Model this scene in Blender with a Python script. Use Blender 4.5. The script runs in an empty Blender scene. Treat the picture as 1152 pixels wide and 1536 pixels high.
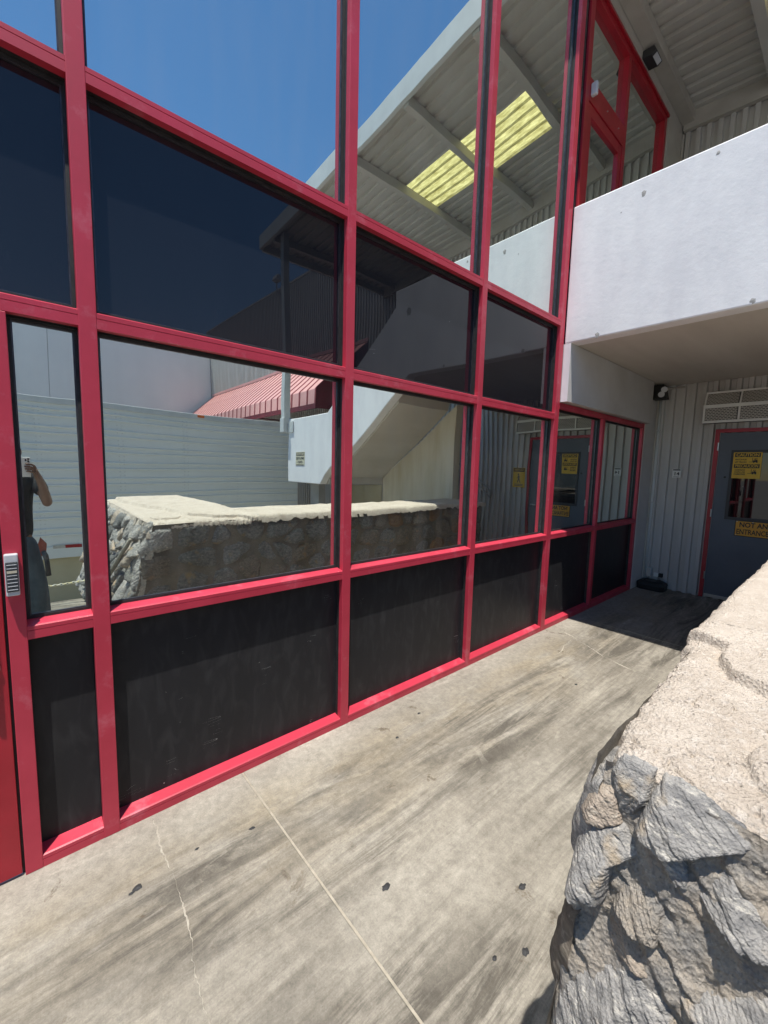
import bpy, bmesh, math, random
from mathutils import Vector, Matrix, noise
random.seed(7)
SC = bpy.context.scene
COL = SC.collection

# ------------------------------------------------------------------ camera
CAMD, CAMH = 1.9725, 1.60
YAW, PIT, ROL = math.radians(41.3206), math.radians(6.1115), math.radians(1.4454)
F = Vector((math.sin(YAW)*math.cos(PIT), math.cos(YAW)*math.cos(PIT), -math.sin(PIT)))
r0 = Vector((math.cos(YAW), -math.sin(YAW), 0)); u0 = r0.cross(F)
r1 = math.cos(ROL)*r0 + math.sin(ROL)*u0
u1 = -math.sin(ROL)*r0 + math.cos(ROL)*u0
cam = bpy.data.cameras.new("camera"); camo = bpy.data.objects.new("camera", cam); COL.objects.link(camo)
M = Matrix((r1, u1, -F)).transposed().to_4x4(); M.translation = Vector((0, -CAMD, CAMH))
camo.matrix_world = M
cam.sensor_fit = 'HORIZONTAL'; cam.sensor_width = 36.0; cam.lens = 36.0*624.52/1152.0
cam.clip_start = 0.005; cam.clip_end = 2000
SC.camera = camo

# ------------------------------------------------------------------ light
SUN = Vector((.94, 1.0, -5.1)).normalized()
EL = math.asin(-SUN.z)
w = bpy.data.worlds.new("World"); SC.world = w; w.use_nodes = True
nt = w.node_tree; nt.nodes.clear()
sky = nt.nodes.new('ShaderNodeTexSky'); sky.sky_type = 'NISHITA'; sky.sun_disc = False
sky.sun_elevation = EL; sky.sun_rotation = math.atan2(-SUN.x, -SUN.y)
sky.altitude = 600; sky.air_density = 1.0; sky.dust_density = 0.1; sky.ozone_density = 1.0
bg = nt.nodes.new('ShaderNodeBackground'); bg.inputs[1].default_value = 0.125
wo = nt.nodes.new('ShaderNodeOutputWorld')
hs = nt.nodes.new('ShaderNodeHueSaturation'); hs.inputs['Saturation'].default_value = 1.22
nt.links.new(sky.outputs[0], hs.inputs['Color']); nt.links.new(hs.outputs[0], bg.inputs[0]); nt.links.new(bg.outputs[0], wo.inputs[0])
sl = bpy.data.lights.new("sun", 'SUN'); sl.energy = 5.0; sl.angle = math.radians(0.53); sl.color = (1.0, 0.955, 0.88)
so = bpy.data.objects.new("sun", sl); COL.objects.link(so)
so.rotation_euler = SUN.to_track_quat('-Z', 'Y').to_euler(); so.location = (-3, -3, 20)
SC.view_settings.view_transform = 'Standard'; SC.view_settings.look = 'None'
SC.view_settings.exposure = 0.32; SC.view_settings.gamma = 1.0; SC.view_settings.use_curve_mapping = False
SC.cycles.max_bounces = 10; SC.cycles.diffuse_bounces = 5; SC.cycles.glossy_bounces = 6
SC.cycles.caustics_reflective = True; SC.cycles.blur_glossy = 0.38
SC.cycles.sample_clamp_indirect = 20.0
SC.cycles.use_denoising = True

# ------------------------------------------------------------------ materials
def lk(t, a, b): t.links.new(a, b)
def mat(name, col, col2=None, scale=4, detail=6, stretch=(1, 1, 1), rot=(0, 0, 0), rough=.6, metal=0.0,
        bump=0.0, bscale=60, bstretch=None, lo=.35, hi=.65, spec=.5, col3=None, s3=20, lo3=.6, hi3=.7, coat=0.0, ior=1.5, rvar=0.0):
    m = bpy.data.materials.new(name); m.use_nodes = True; t = m.node_tree
    p = t.nodes['Principled BSDF']
    p.inputs['Roughness'].default_value = rough; p.inputs['Metallic'].default_value = metal
    p.inputs['Specular IOR Level'].default_value = spec; p.inputs['IOR'].default_value = ior
    p.inputs['Coat Weight'].default_value = coat; p.inputs['Coat Roughness'].default_value = .15
    p.inputs['Base Color'].default_value = (*col, 1)
    tc = t.nodes.new('ShaderNodeTexCoord'); mp = t.nodes.new('ShaderNodeMapping')
    lk(t, tc.outputs['Object'], mp.inputs[0]); mp.inputs['Scale'].default_value = stretch; mp.inputs['Rotation'].default_value = rot
    last = None
    if col2:
        n = t.nodes.new('ShaderNodeTexNoise'); n.inputs['Scale'].default_value = scale; n.inputs['Detail'].default_value = detail
        n.inputs['Roughness'].default_value = .62
        lk(t, mp.outputs[0], n.inputs['Vector'])
        rm = t.nodes.new('ShaderNodeMapRange'); rm.inputs[1].default_value = lo; rm.inputs[2].default_value = hi
        lk(t, n.outputs['Fac'], rm.inputs[0])
        mx = t.nodes.new('ShaderNodeMix'); mx.data_type = 'RGBA'
        mx.inputs[6].default_value = (*col, 1); mx.inputs[7].default_value = (*col2, 1)
        lk(t, rm.outputs[0], mx.inputs[0]); last = mx.outputs[2]
        if rvar:
            rr = t.nodes.new('ShaderNodeMapRange'); rr.inputs[3].default_value = rough-rvar; rr.inputs[4].default_value = rough+rvar
            lk(t, n.outputs['Fac'], rr.inputs[0]); lk(t, rr.outputs[0], p.inputs['Roughness'])
    if col3:
        n = t.nodes.new('ShaderNodeTexNoise'); n.inputs['Scale'].default_value = s3; n.inputs['Detail'].default_value = 8
        n.inputs['Roughness'].default_value = .7
        lk(t, mp.outputs[0], n.inputs['Vector'])
        rm = t.nodes.new('ShaderNodeMapRange'); rm.inputs[1].default_value = lo3; rm.inputs[2].default_value = hi3
        lk(t, n.outputs['Fac'], rm.inputs[0])
        mx = t.nodes.new('ShaderNodeMix'); mx.data_type = 'RGBA'
        if last: lk(t, last, mx.inputs[6])
        else: mx.inputs[6].default_value = (*col, 1)
        mx.inputs[7].default_value = (*col3, 1)
        lk(t, rm.outputs[0], mx.inputs[0]); last = mx.outputs[2]
    if last: lk(t, last, p.inputs['Base Color'])
    if bump:
        n = t.nodes.new('ShaderNodeTexNoise'); n.inputs['Scale'].default_value = bscale; n.inputs['Detail'].default_value = 9
        n.inputs['Roughness'].default_value = .65
        if bstretch:
            mp2 = t.nodes.new('ShaderNodeMapping'); lk(t, tc.outputs['Object'], mp2.inputs[0])
            mp2.inputs['Scale'].default_value = bstretch; mp2.inputs['Rotation'].default_value = rot
            lk(t, mp2.outputs[0], n.inputs['Vector'])
        else: lk(t, tc.outputs['Object'], n.inputs['Vector'])
        b = t.nodes.new('ShaderNodeBump'); b.inputs['Strength'].default_value = 1.0; b.inputs['Distance'].default_value = bump
        lk(t, n.outputs['Fac'], b.inputs['Height']); lk(t, b.outputs[0], p.inputs['Normal'])
    return m

MT = {}
MT['red'] = mat('red_frame_paint', (.52, .040, .073), (.44, .029, .055), scale=3, rough=.42, bump=.0003, bscale=250,
                col3=(.58, .16, .20), s3=5, lo3=.55, hi3=.78, rvar=.16)
MT['redfresh'] = mat('red_door_paint', (.40, .014, .030), (.33, .011, .023), scale=5, rough=.38, bump=.0002, bscale=200)
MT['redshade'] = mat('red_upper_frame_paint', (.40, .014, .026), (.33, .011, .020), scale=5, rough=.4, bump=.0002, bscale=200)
MT['gasket'] = mat('black_rubber_gasket', (.012, .012, .014), (.03, .03, .03), scale=20, rough=.6)
MT['beading'] = mat('dark_aluminium_beading', (.10, .10, .11), (.05, .05, .055), scale=20, rough=.35, metal=.6)
MT['whitepaint'] = mat('white_painted_concrete', (.88, .88, .88), (.80, .80, .81), scale=3.0, stretch=(1, 1.3, .45), rough=.75, bump=.0026, bscale=12,
                       lo=.42, hi=.66, col3=(.62, .61, .60), s3=5, lo3=.68, hi3=.84)
MT['soffit'] = mat('beige_painted_soffit', (.62, .58, .52), (.54, .50, .44), scale=1.4, stretch=(.4, 2, 1), rough=.8, bump=.003, bscale=14)
MT['greywall'] = mat('pale_grey_plaster', (.60, .59, .57), (.52, .50, .47), scale=1.6, rough=.8, bump=.002, bscale=22, col3=(.40, .36, .30), s3=3, lo3=.70, hi3=.85)
MT['supportwall'] = mat('stained_cream_plaster', (.66, .60, .47), (.55, .47, .33), scale=2.0, stretch=(3, 3, .35), rough=.85, bump=.002, bscale=20, lo=.4, hi=.75)
MT['clad'] = mat('pale_metal_cladding', (.54, .525, .50), (.45, .425, .39), scale=1.2, stretch=(2, 2, .3), rough=.5, col3=(.30, .24, .17), s3=3.0, lo3=.66, hi3=.84, bump=.0005, bscale=60)
MT['deck'] = mat('canopy_deck_metal', (.56, .54, .50), (.49, .465, .42), scale=1.0, rough=.5, bump=.0004, bscale=40)
MT['steel'] = mat('grey_painted_steel', (.34, .34, .33), (.27, .27, .26), scale=3, rough=.5, bump=.0003, bscale=90)
MT['trim'] = mat('beige_trim_metal', (.50, .47, .42), (.42, .39, .34), scale=3, rough=.55, bump=.0004, bscale=70)
MT['fascia'] = mat('white_fascia_metal', (.66, .68, .67), (.58, .60, .59), scale=3, rough=.5)
MT['doorgrey'] = mat('slate_grey_door_paint', (.110, .128, .155), (.090, .104, .127), scale=2, rough=.5, bump=.0002, bscale=160)
MT['black'] = mat('black_plastic', (.012, .012, .013), (.02, .02, .02), scale=10, rough=.5, bump=.0004, bscale=220)
MT['dkframe'] = mat('dark_window_frame', (.035, .035, .038), rough=.5)
MT['alu'] = mat('brushed_aluminium', (.62, .62, .62), (.50, .50, .50), scale=30, stretch=(1, 1, 12), rough=.32, metal=.9)
MT['silver'] = mat('silver_plastic', (.55, .56, .58), (.48, .49, .51), scale=9, rough=.4)
MT['charcoal'] = mat('charcoal_plastic', (.055, .06, .065), (.075, .08, .085), scale=9, rough=.45)
MT['ledstrip'] = mat('pale_indicator_strip', (.50, .46, .36), rough=.3)
MT['signyellow'] = mat('yellow_sign_face', (.72, .45, .04), (.66, .40, .03), scale=6, rough=.5)
MT['signorange'] = mat('amber_sign_face', (.76, .36, .03), (.70, .32, .025), scale=6, rough=.5)
MT['signblack'] = mat('black_sign_ink', (.012, .012, .012), rough=.5)
MT['signwhite'] = mat('white_sign_face', (.78, .77, .73), (.70, .69, .64), scale=8, rough=.5)
MT['signcream'] = mat('weathered_cream_sign', (.72, .68, .50), (.62, .58, .42), scale=14, rough=.6)
MT['cream'] = mat('cream_painted_steel', (.60, .54, .36), (.52, .46, .30), scale=1.5, rough=.6, col3=(.34, .27, .17), s3=6, lo3=.68, hi3=.8)
MT['trailer'] = mat('white_trailer_paint', (.80, .82, .79), (.72, .745, .715), scale=1.2, stretch=(.5, 1, 3), rough=.38, col3=(.42, .43, .40), s3=2.5, lo3=.66, hi3=.85)
MT['rubber'] = mat('tyre_rubber', (.025, .025, .025), (.04, .038, .036), scale=12, rough=.85, bump=.002, bscale=60)
MT['reflred'] = mat('red_reflective_tape', (.42, .02, .02), (.30, .015, .015), scale=30, rough=.3)
MT['reflwhite'] = mat('white_reflective_tape', (.60, .58, .50), (.45, .43, .37), scale=30, rough=.3)
MT['amber'] = mat('orange_lens', (.75, .18, .03), rough=.25)
MT['awnpanel'] = mat('faded_red_awning_sheet', (.76, .40, .37), (.68, .33, .31), scale=2.5, rough=.4, bump=.0004, bscale=30)
MT['awnrib'] = mat('red_awning_seam', (.30, .06, .065), (.24, .045, .05), scale=5, rough=.45)  # same red as the sheets; the seams' shading is put into this darker colour
MT['awnside'] = mat('maroon_awning_end', (.16, .018, .028), (.12, .014, .02), scale=4, rough=.5)
MT['farwall'] = mat('white_tilt_up_wall', (.70, .70, .69), (.64, .64, .635), scale=.4, rough=.8, bump=.003, bscale=6)
MT['yard'] = mat('worn_concrete_yard', (.33, .31, .275), (.26, .245, .215), scale=.6, rough=.9, bump=.004, bscale=50)
MT['skin'] = mat('person_skin', (.21, .12, .078), (.17, .095, .06), scale=12, rough=.5)
MT['shirt'] = mat('charcoal_tshirt', (.022, .024, .027), (.035, .037, .04), scale=18, rough=.9, bump=.003, bscale=25)
MT['jeans'] = mat('blue_grey_denim', (.060, .085, .105), (.09, .12, .145), scale=14, rough=.9, bump=.003, bscale=30)
MT['khaki'] = mat('khaki_cloth', (.17, .15, .11), (.13, .115, .085), scale=14, rough=.9)
MT['hair'] = mat('dark_brown_hair', (.025, .016, .011), (.04, .026, .018), scale=60, rough=.7, bump=.004, bscale=90)
MT['shoe'] = mat('brown_work_boot', (.10, .06, .035), (.07, .04, .025), scale=14, rough=.7)
MT['phone'] = mat('white_phone_back', (.78, .78, .76), rough=.15)
MT['lens'] = mat('black_phone_lens', (.01, .01, .012), rough=.05)
MT['leather'] = mat('red_brown_leather', (.30, .075, .045), (.24, .06, .04), scale=18, rough=.6)
MT['wood'] = mat('weathered_grey_stick', (.36, .33, .27), (.22, .20, .16), scale=6, stretch=(6, 6, .6), rough=.85, bump=.002, bscale=30)
MT['chain'] = mat('yellow_white_plastic_chain', (.68, .60, .32), (.72, .70, .60), scale=25, lo=.48, hi=.52, rough=.5)
MT['gum'] = mat('black_gum', (.02, .02, .022), (.04, .04, .04), scale=30, rough=.7, bump=.002, bscale=60)
MT['crackfill'] = mat('pale_crack_filler', (.42, .385, .32), (.30, .27, .22), scale=30, rough=.9, bump=.002, bscale=90)
MT['jointfill'] = mat('tan_joint_sealant', (.40, .355, .285), (.29, .26, .205), scale=25, rough=.85, bump=.001, bscale=80)

def stone_mat(name, a, b, c, ochre, rot):
    m = mat(name, a, b, scale=34, detail=12, stretch=(1, .4, 1.5), rot=rot, rough=.85, lo=.42, hi=.60,
            col3=c, s3=58, lo3=.54, hi3=.66, bump=.009, bscale=75, bstretch=(1, .45, 1.8), spec=.3)
    t = m.node_tree; p = t.nodes['Principled BSDF']
    src = p.inputs['Base Color'].links[0].from_socket
    tc = [n for n in t.nodes if n.type == 'TEX_COORD'][0]
    n = t.nodes.new('ShaderNodeTexNoise'); n.inputs['Scale'].default_value = 11; n.inputs['Detail'].default_value = 6
    lk(t, tc.outputs['Object'], n.inputs['Vector'])
    rm = t.nodes.new('ShaderNodeMapRange'); rm.inputs[1].default_value = .60; rm.inputs[2].default_value = .74
    lk(t, n.outputs['Fac'], rm.inputs[0])
    mx = t.nodes.new('ShaderNodeMix'); mx.data_type = 'RGBA'; mx.inputs[7].default_value = (*ochre, 1)
    lk(t, src, mx.inputs[6]); lk(t, rm.outputs[0], mx.inputs[0]); lk(t, mx.outputs[2], p.inputs['Base Color'])
    return m
MT['stoneA'] = stone_mat('grey_schist', (.385, .365, .34), (.225, .218, .21), (.60, .56, .49), (.48, .36, .22), (.7, 0, 0))
MT['stoneB'] = stone_mat('dark_grey_stone', (.18, .175, .16), (.11, .11, .108), (.30, .29, .25), (.26, .19, .11), (.4, 0, 0))  # tone lowered so the inner wall face carries its shade in the colour
MT['stoneC'] = stone_mat('ochre_brown_stone', (.22, .135, .07), (.16, .095, .05), (.28, .22, .15), (.26, .14, .06), (.2, 0, 0))
MT['stoneD'] = stone_mat('tan_rubble_stone', (.45, .37, .295), (.36, .30, .24), (.52, .46, .38), (.48, .33, .20), (.6, 0, 0))
MT['stoneF'] = stone_mat('mid_grey_stone', (.22, .215, .205), (.14, .14, .14), (.33, .32, .29), (.28, .21, .12), (.5, 0, 0))
MT['stoneE'] = stone_mat('brown_grey_stone', (.19, .16, .125), (.125, .105, .085), (.28, .245, .20), (.27, .17, .09), (.3, 0, 0))  # darkened as well, shade of the inner wall face mixed into the tone
MT['mortarshade'] = mat('shade_toned_mortar', (.19, .165, .13), (.12, .107, .088), scale=4, rough=.92, bump=.010, bscale=40)  # darker mortar copy: the shade of the inner wall face put into the colour
MT['rubble'] = mat('rubble_mortar', (.43, .37, .30), (.30, .28, .255), scale=14, detail=12, rough=.92, lo=.42, hi=.6, bump=.010, bscale=90, col3=(.55, .49, .41), s3=60, lo3=.54, hi3=.68, spec=.3)
MT['mortar'] = mat('tan_rough_mortar', (.64, .555, .465), (.55, .465, .38), scale=7, detail=10, rough=.92, bump=.012, bscale=60,
                   col3=(.72, .65, .57), s3=45, lo3=.52, hi3=.70)

def grit(m, sc, dist, speck, amt):
    t = m.node_tree; p = t.nodes['Principled BSDF']; tc = [n for n in t.nodes if n.type == 'TEX_COORD'][0]
    v = t.nodes.new('ShaderNodeTexVoronoi'); v.inputs['Scale'].default_value = sc; lk(t, tc.outputs['Object'], v.inputs['Vector'])
    n = t.nodes.new('ShaderNodeTexNoise'); n.inputs['Scale'].default_value = sc*.45; n.inputs['Detail'].default_value = 6; n.inputs['Roughness'].default_value = .75; lk(t, tc.outputs['Object'], n.inputs['Vector'])
    ad = t.nodes.new('ShaderNodeMath'); ad.operation = 'ADD'; lk(t, v.outputs['Distance'], ad.inputs[0]); lk(t, n.outputs['Fac'], ad.inputs[1])
    b = t.nodes.new('ShaderNodeBump'); b.inputs['Strength'].default_value = 1; b.inputs['Distance'].default_value = dist; lk(t, ad.outputs[0], b.inputs['Height'])
    lk(t, p.inputs['Normal'].links[0].from_socket, b.inputs['Normal']); lk(t, b.outputs[0], p.inputs['Normal'])
    src = p.inputs['Base Color'].links[0].from_socket
    rm = t.nodes.new('ShaderNodeMapRange'); rm.inputs[1].default_value = .60; rm.inputs[2].default_value = .70; rm.inputs[4].default_value = amt; lk(t, n.outputs['Fac'], rm.inputs[0])
    mx = t.nodes.new('ShaderNodeMix'); mx.data_type = 'RGBA'; mx.inputs[7].default_value = (*speck, 1); lk(t, src, mx.inputs[6]); lk(t, rm.outputs[0], mx.inputs[0]); lk(t, mx.outputs[2], p.inputs['Base Color'])
grit(MT['mortar'], 150, .0045, (.36, .29, .23), .8)
grit(MT['rubble'], 150, .004, (.20, .17, .14), .8)
for k_ in ('stoneA', 'stoneD', 'stoneF'): grit(MT[k_], 210, .0022, (.13, .13, .13), .7)

def mirror_glass():
    m = bpy.data.materials.new('reflective_coated_glass'); m.use_nodes = True; t = m.node_tree
    p = t.nodes['Principled BSDF']; out = t.nodes['Material Output']
    p.inputs['Base Color'].default_value = (.775, .855, .815, 1); p.inputs['Metallic'].default_value = 1; p.inputs['Roughness'].default_value = 0.0
    d = t.nodes.new('ShaderNodeBsdfDiffuse'); d.inputs[0].default_value = (.55, .56, .55, 1)
    tc = t.nodes.new('ShaderNodeTexCoord')
    mp = t.nodes.new('ShaderNodeMapping'); mp.inputs['Scale'].default_value = (5, 1, .7); lk(t, tc.outputs['Object'], mp.inputs[0])
    n = t.nodes.new('ShaderNodeTexNoise'); n.inputs['Scale'].default_value = 2.2; n.inputs['Detail'].default_value = 7
    lk(t, mp.outputs[0], n.inputs['Vector'])
    rm = t.nodes.new('ShaderNodeMapRange'); rm.inputs[1].default_value = .4; rm.inputs[2].default_value = .8
    rm.inputs[3].default_value = .015; rm.inputs[4].default_value = .075; lk(t, n.outputs['Fac'], rm.inputs[0])
    mx = t.nodes.new('ShaderNodeMixShader'); lk(t, rm.outputs[0], mx.inputs[0]); lk(t, p.outputs[0], mx.inputs[1]); lk(t, d.outputs[0], mx.inputs[2])
    lk(t, mx.outputs[0], out.inputs[0])
    # roller-wave: the slightest ripple of tempered glass
    w_ = t.nodes.new('ShaderNodeTexNoise'); w_.inputs['Scale'].default_value = 1.6; w_.inputs['Detail'].default_value = 1
    lk(t, tc.outputs['Object'], w_.inputs['Vector'])
    b = t.nodes.new('ShaderNodeBump'); b.inputs['Strength'].default_value = 1; b.inputs['Distance'].default_value = .0013
    lk(t, w_.outputs['Fac'], b.inputs['Height']); lk(t, b.outputs[0], p.inputs['Normal'])
    return m
MT['glass'] = mirror_glass()
def speck_mat(name, base, spec_rough, ior, dust, dust_amt, scr, spec=.5):
    m = mat(name, base, tuple(c*1.15 for c in base), scale=3, stretch=(3, 1, .5), rough=spec_rough, ior=ior, spec=spec)
    t = m.node_tree; p = t.nodes['Principled BSDF']
    src = p.inputs['Base Color'].links[0].from_socket
    tc = [n for n in t.nodes if n.type == 'TEX_COORD'][0]
    # dried drips and dust
    mp = t.nodes.new('ShaderNodeMapping'); mp.inputs['Scale'].default_value = (9, 1, 3.0); lk(t, tc.outputs['Object'], mp.inputs[0])
    n = t.nodes.new('ShaderNodeTexNoise'); n.inputs['Scale'].default_value = 2; n.inputs['Distortion'].default_value = .8; n.inputs['Detail'].default_value = 8; lk(t, mp.outputs[0], n.inputs['Vector'])
    rm = t.nodes.new('ShaderNodeMapRange'); rm.inputs[1].default_value = .48; rm.inputs[2].default_value = .78; rm.inputs[4].default_value = dust_amt
    lk(t, n.outputs['Fac'], rm.inputs[0])
    mx = t.nodes.new('ShaderNodeMix'); mx.data_type = 'RGBA'; mx.inputs[7].default_value = (*dust, 1)
    lk(t, src, mx.inputs[6]); lk(t, rm.outputs[0], mx.inputs[0])
    # white flecks
    v = t.nodes.new('ShaderNodeTexVoronoi'); v.inputs['Scale'].default_value = 9; lk(t, tc.outputs['Object'], v.inputs['Vector'])
    n2 = t.nodes.new('ShaderNodeTexNoise'); n2.inputs['Scale'].default_value = 5; lk(t, tc.outputs['Object'], n2.inputs['Vector'])
    lt = t.nodes.new('ShaderNodeMath'); lt.operation = 'LESS_THAN'; lk(t, v.outputs['Distance'], lt.inputs[0]); lt.inputs[1].default_value = scr
    gt = t.nodes.new('ShaderNodeMath'); gt.operation = 'GREATER_THAN'; lk(t, n2.outputs['Fac'], gt.inputs[0]); gt.inputs[1].default_value = .56
    mu = t.nodes.new('ShaderNodeMath'); mu.operation = 'MULTIPLY'; lk(t, lt.outputs[0], mu.inputs[0]); lk(t, gt.outputs[0], mu.inputs[1])
    mx2 = t.nodes.new('ShaderNodeMix'); mx2.data_type = 'RGBA'; mx2.inputs[7].default_value = (.30, .30, .29, 1)
    # hairline scratches
    mp3 = t.nodes.new('ShaderNodeMapping'); mp3.inputs['Scale'].default_value = (.9, 1, 9.0); mp3.inputs['Rotation'].default_value = (0, .35, 0); lk(t, tc.outputs['Object'], mp3.inputs[0])
    n3 = t.nodes.new('ShaderNodeTexNoise'); n3.inputs['Scale'].default_value = 5.5; n3.inputs['Detail'].default_value = 0; lk(t, mp3.outputs[0], n3.inputs['Vector'])
    sb = t.nodes.new('ShaderNodeMath'); sb.operation = 'COMPARE'; lk(t, n3.outputs['Fac'], sb.inputs[0]); sb.inputs[1].default_value = .5; sb.inputs[2].default_value = .0030
    n4 = t.nodes.new('ShaderNodeTexNoise'); n4.inputs['Scale'].default_value = 7; n4.inputs['Detail'].default_value = 3; lk(t, tc.outputs['Object'], n4.inputs['Vector'])
    g4 = t.nodes.new('ShaderNodeMath'); g4.operation = 'GREATER_THAN'; lk(t, n4.outputs['Fac'], g4.inputs[0]); g4.inputs[1].default_value = .665 if spec < .4 else .74
    m4 = t.nodes.new('ShaderNodeMath'); m4.operation = 'MULTIPLY'; lk(t, sb.outputs[0], m4.inputs[0]); lk(t, g4.outputs[0], m4.inputs[1])
    ma = t.nodes.new('ShaderNodeMath'); ma.operation = 'MAXIMUM'; lk(t, mu.outputs[0], ma.inputs[0]); lk(t, m4.outputs[0], ma.inputs[1])
    lk(t, mx.outputs[2], mx2.inputs[6]); lk(t, ma.outputs[0], mx2.inputs[0]); lk(t, mx2.outputs[2], p.inputs['Base Color'])
    return m
MT['spandrel'] = speck_mat('dark_spandrel_glass', (.0105, .0120, .0165), .0, 1.52, (.05, .05, .05), .010, .020)
MT['kick'] = speck_mat('black_kick_panel', (.020, .020, .022), .36, 1.36, (.12, .12, .12), .16, .026, .34)

def skylight_mat():
    m = bpy.data.materials.new('yellowed_fibreglass'); m.use_nodes = True; t = m.node_tree
    t.nodes.remove(t.nodes['Principled BSDF']); out = t.nodes['Material Output']
    tc = t.nodes.new('ShaderNodeTexCoord'); mp = t.nodes.new('ShaderNodeMapping'); mp.inputs['Scale'].default_value = (1.0, .25, 1)
    lk(t, tc.outputs['Object'], mp.inputs[0])
    n = t.nodes.new('ShaderNodeTexNoise'); n.inputs['Scale'].default_value = 22; n.inputs['Detail'].default_value = 10; n.inputs['Roughness'].default_value = .75
    lk(t, mp.outputs[0], n.inputs['Vector'])
    rm = t.nodes.new('ShaderNodeMapRange'); rm.inputs[1].default_value = .38; rm.inputs[2].default_value = .62; lk(t, n.outputs['Fac'], rm.inputs[0])
    mx = t.nodes.new('ShaderNodeMix'); mx.data_type = 'RGBA'; mx.inputs[6].default_value = (.38, .33, .11, 1); mx.inputs[7].default_value = (.80, .73, .33, 1)
    lk(t, rm.outputs[0], mx.inputs[0])
    tr = t.nodes.new('ShaderNodeBsdfTranslucent'); lk(t, mx.outputs[2], tr.inputs[0])
    df = t.nodes.new('ShaderNodeBsdfDiffuse'); lk(t, mx.outputs[2], df.inputs[0])
    ms = t.nodes.new('ShaderNodeMixShader'); ms.inputs[0].default_value = .25
    lk(t, tr.outputs[0], ms.inputs[1]); lk(t, df.outputs[0], ms.inputs[2]); lk(t, ms.outputs[0], out.inputs[0])
    return m
MT['skylight'] = skylight_mat()

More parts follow.
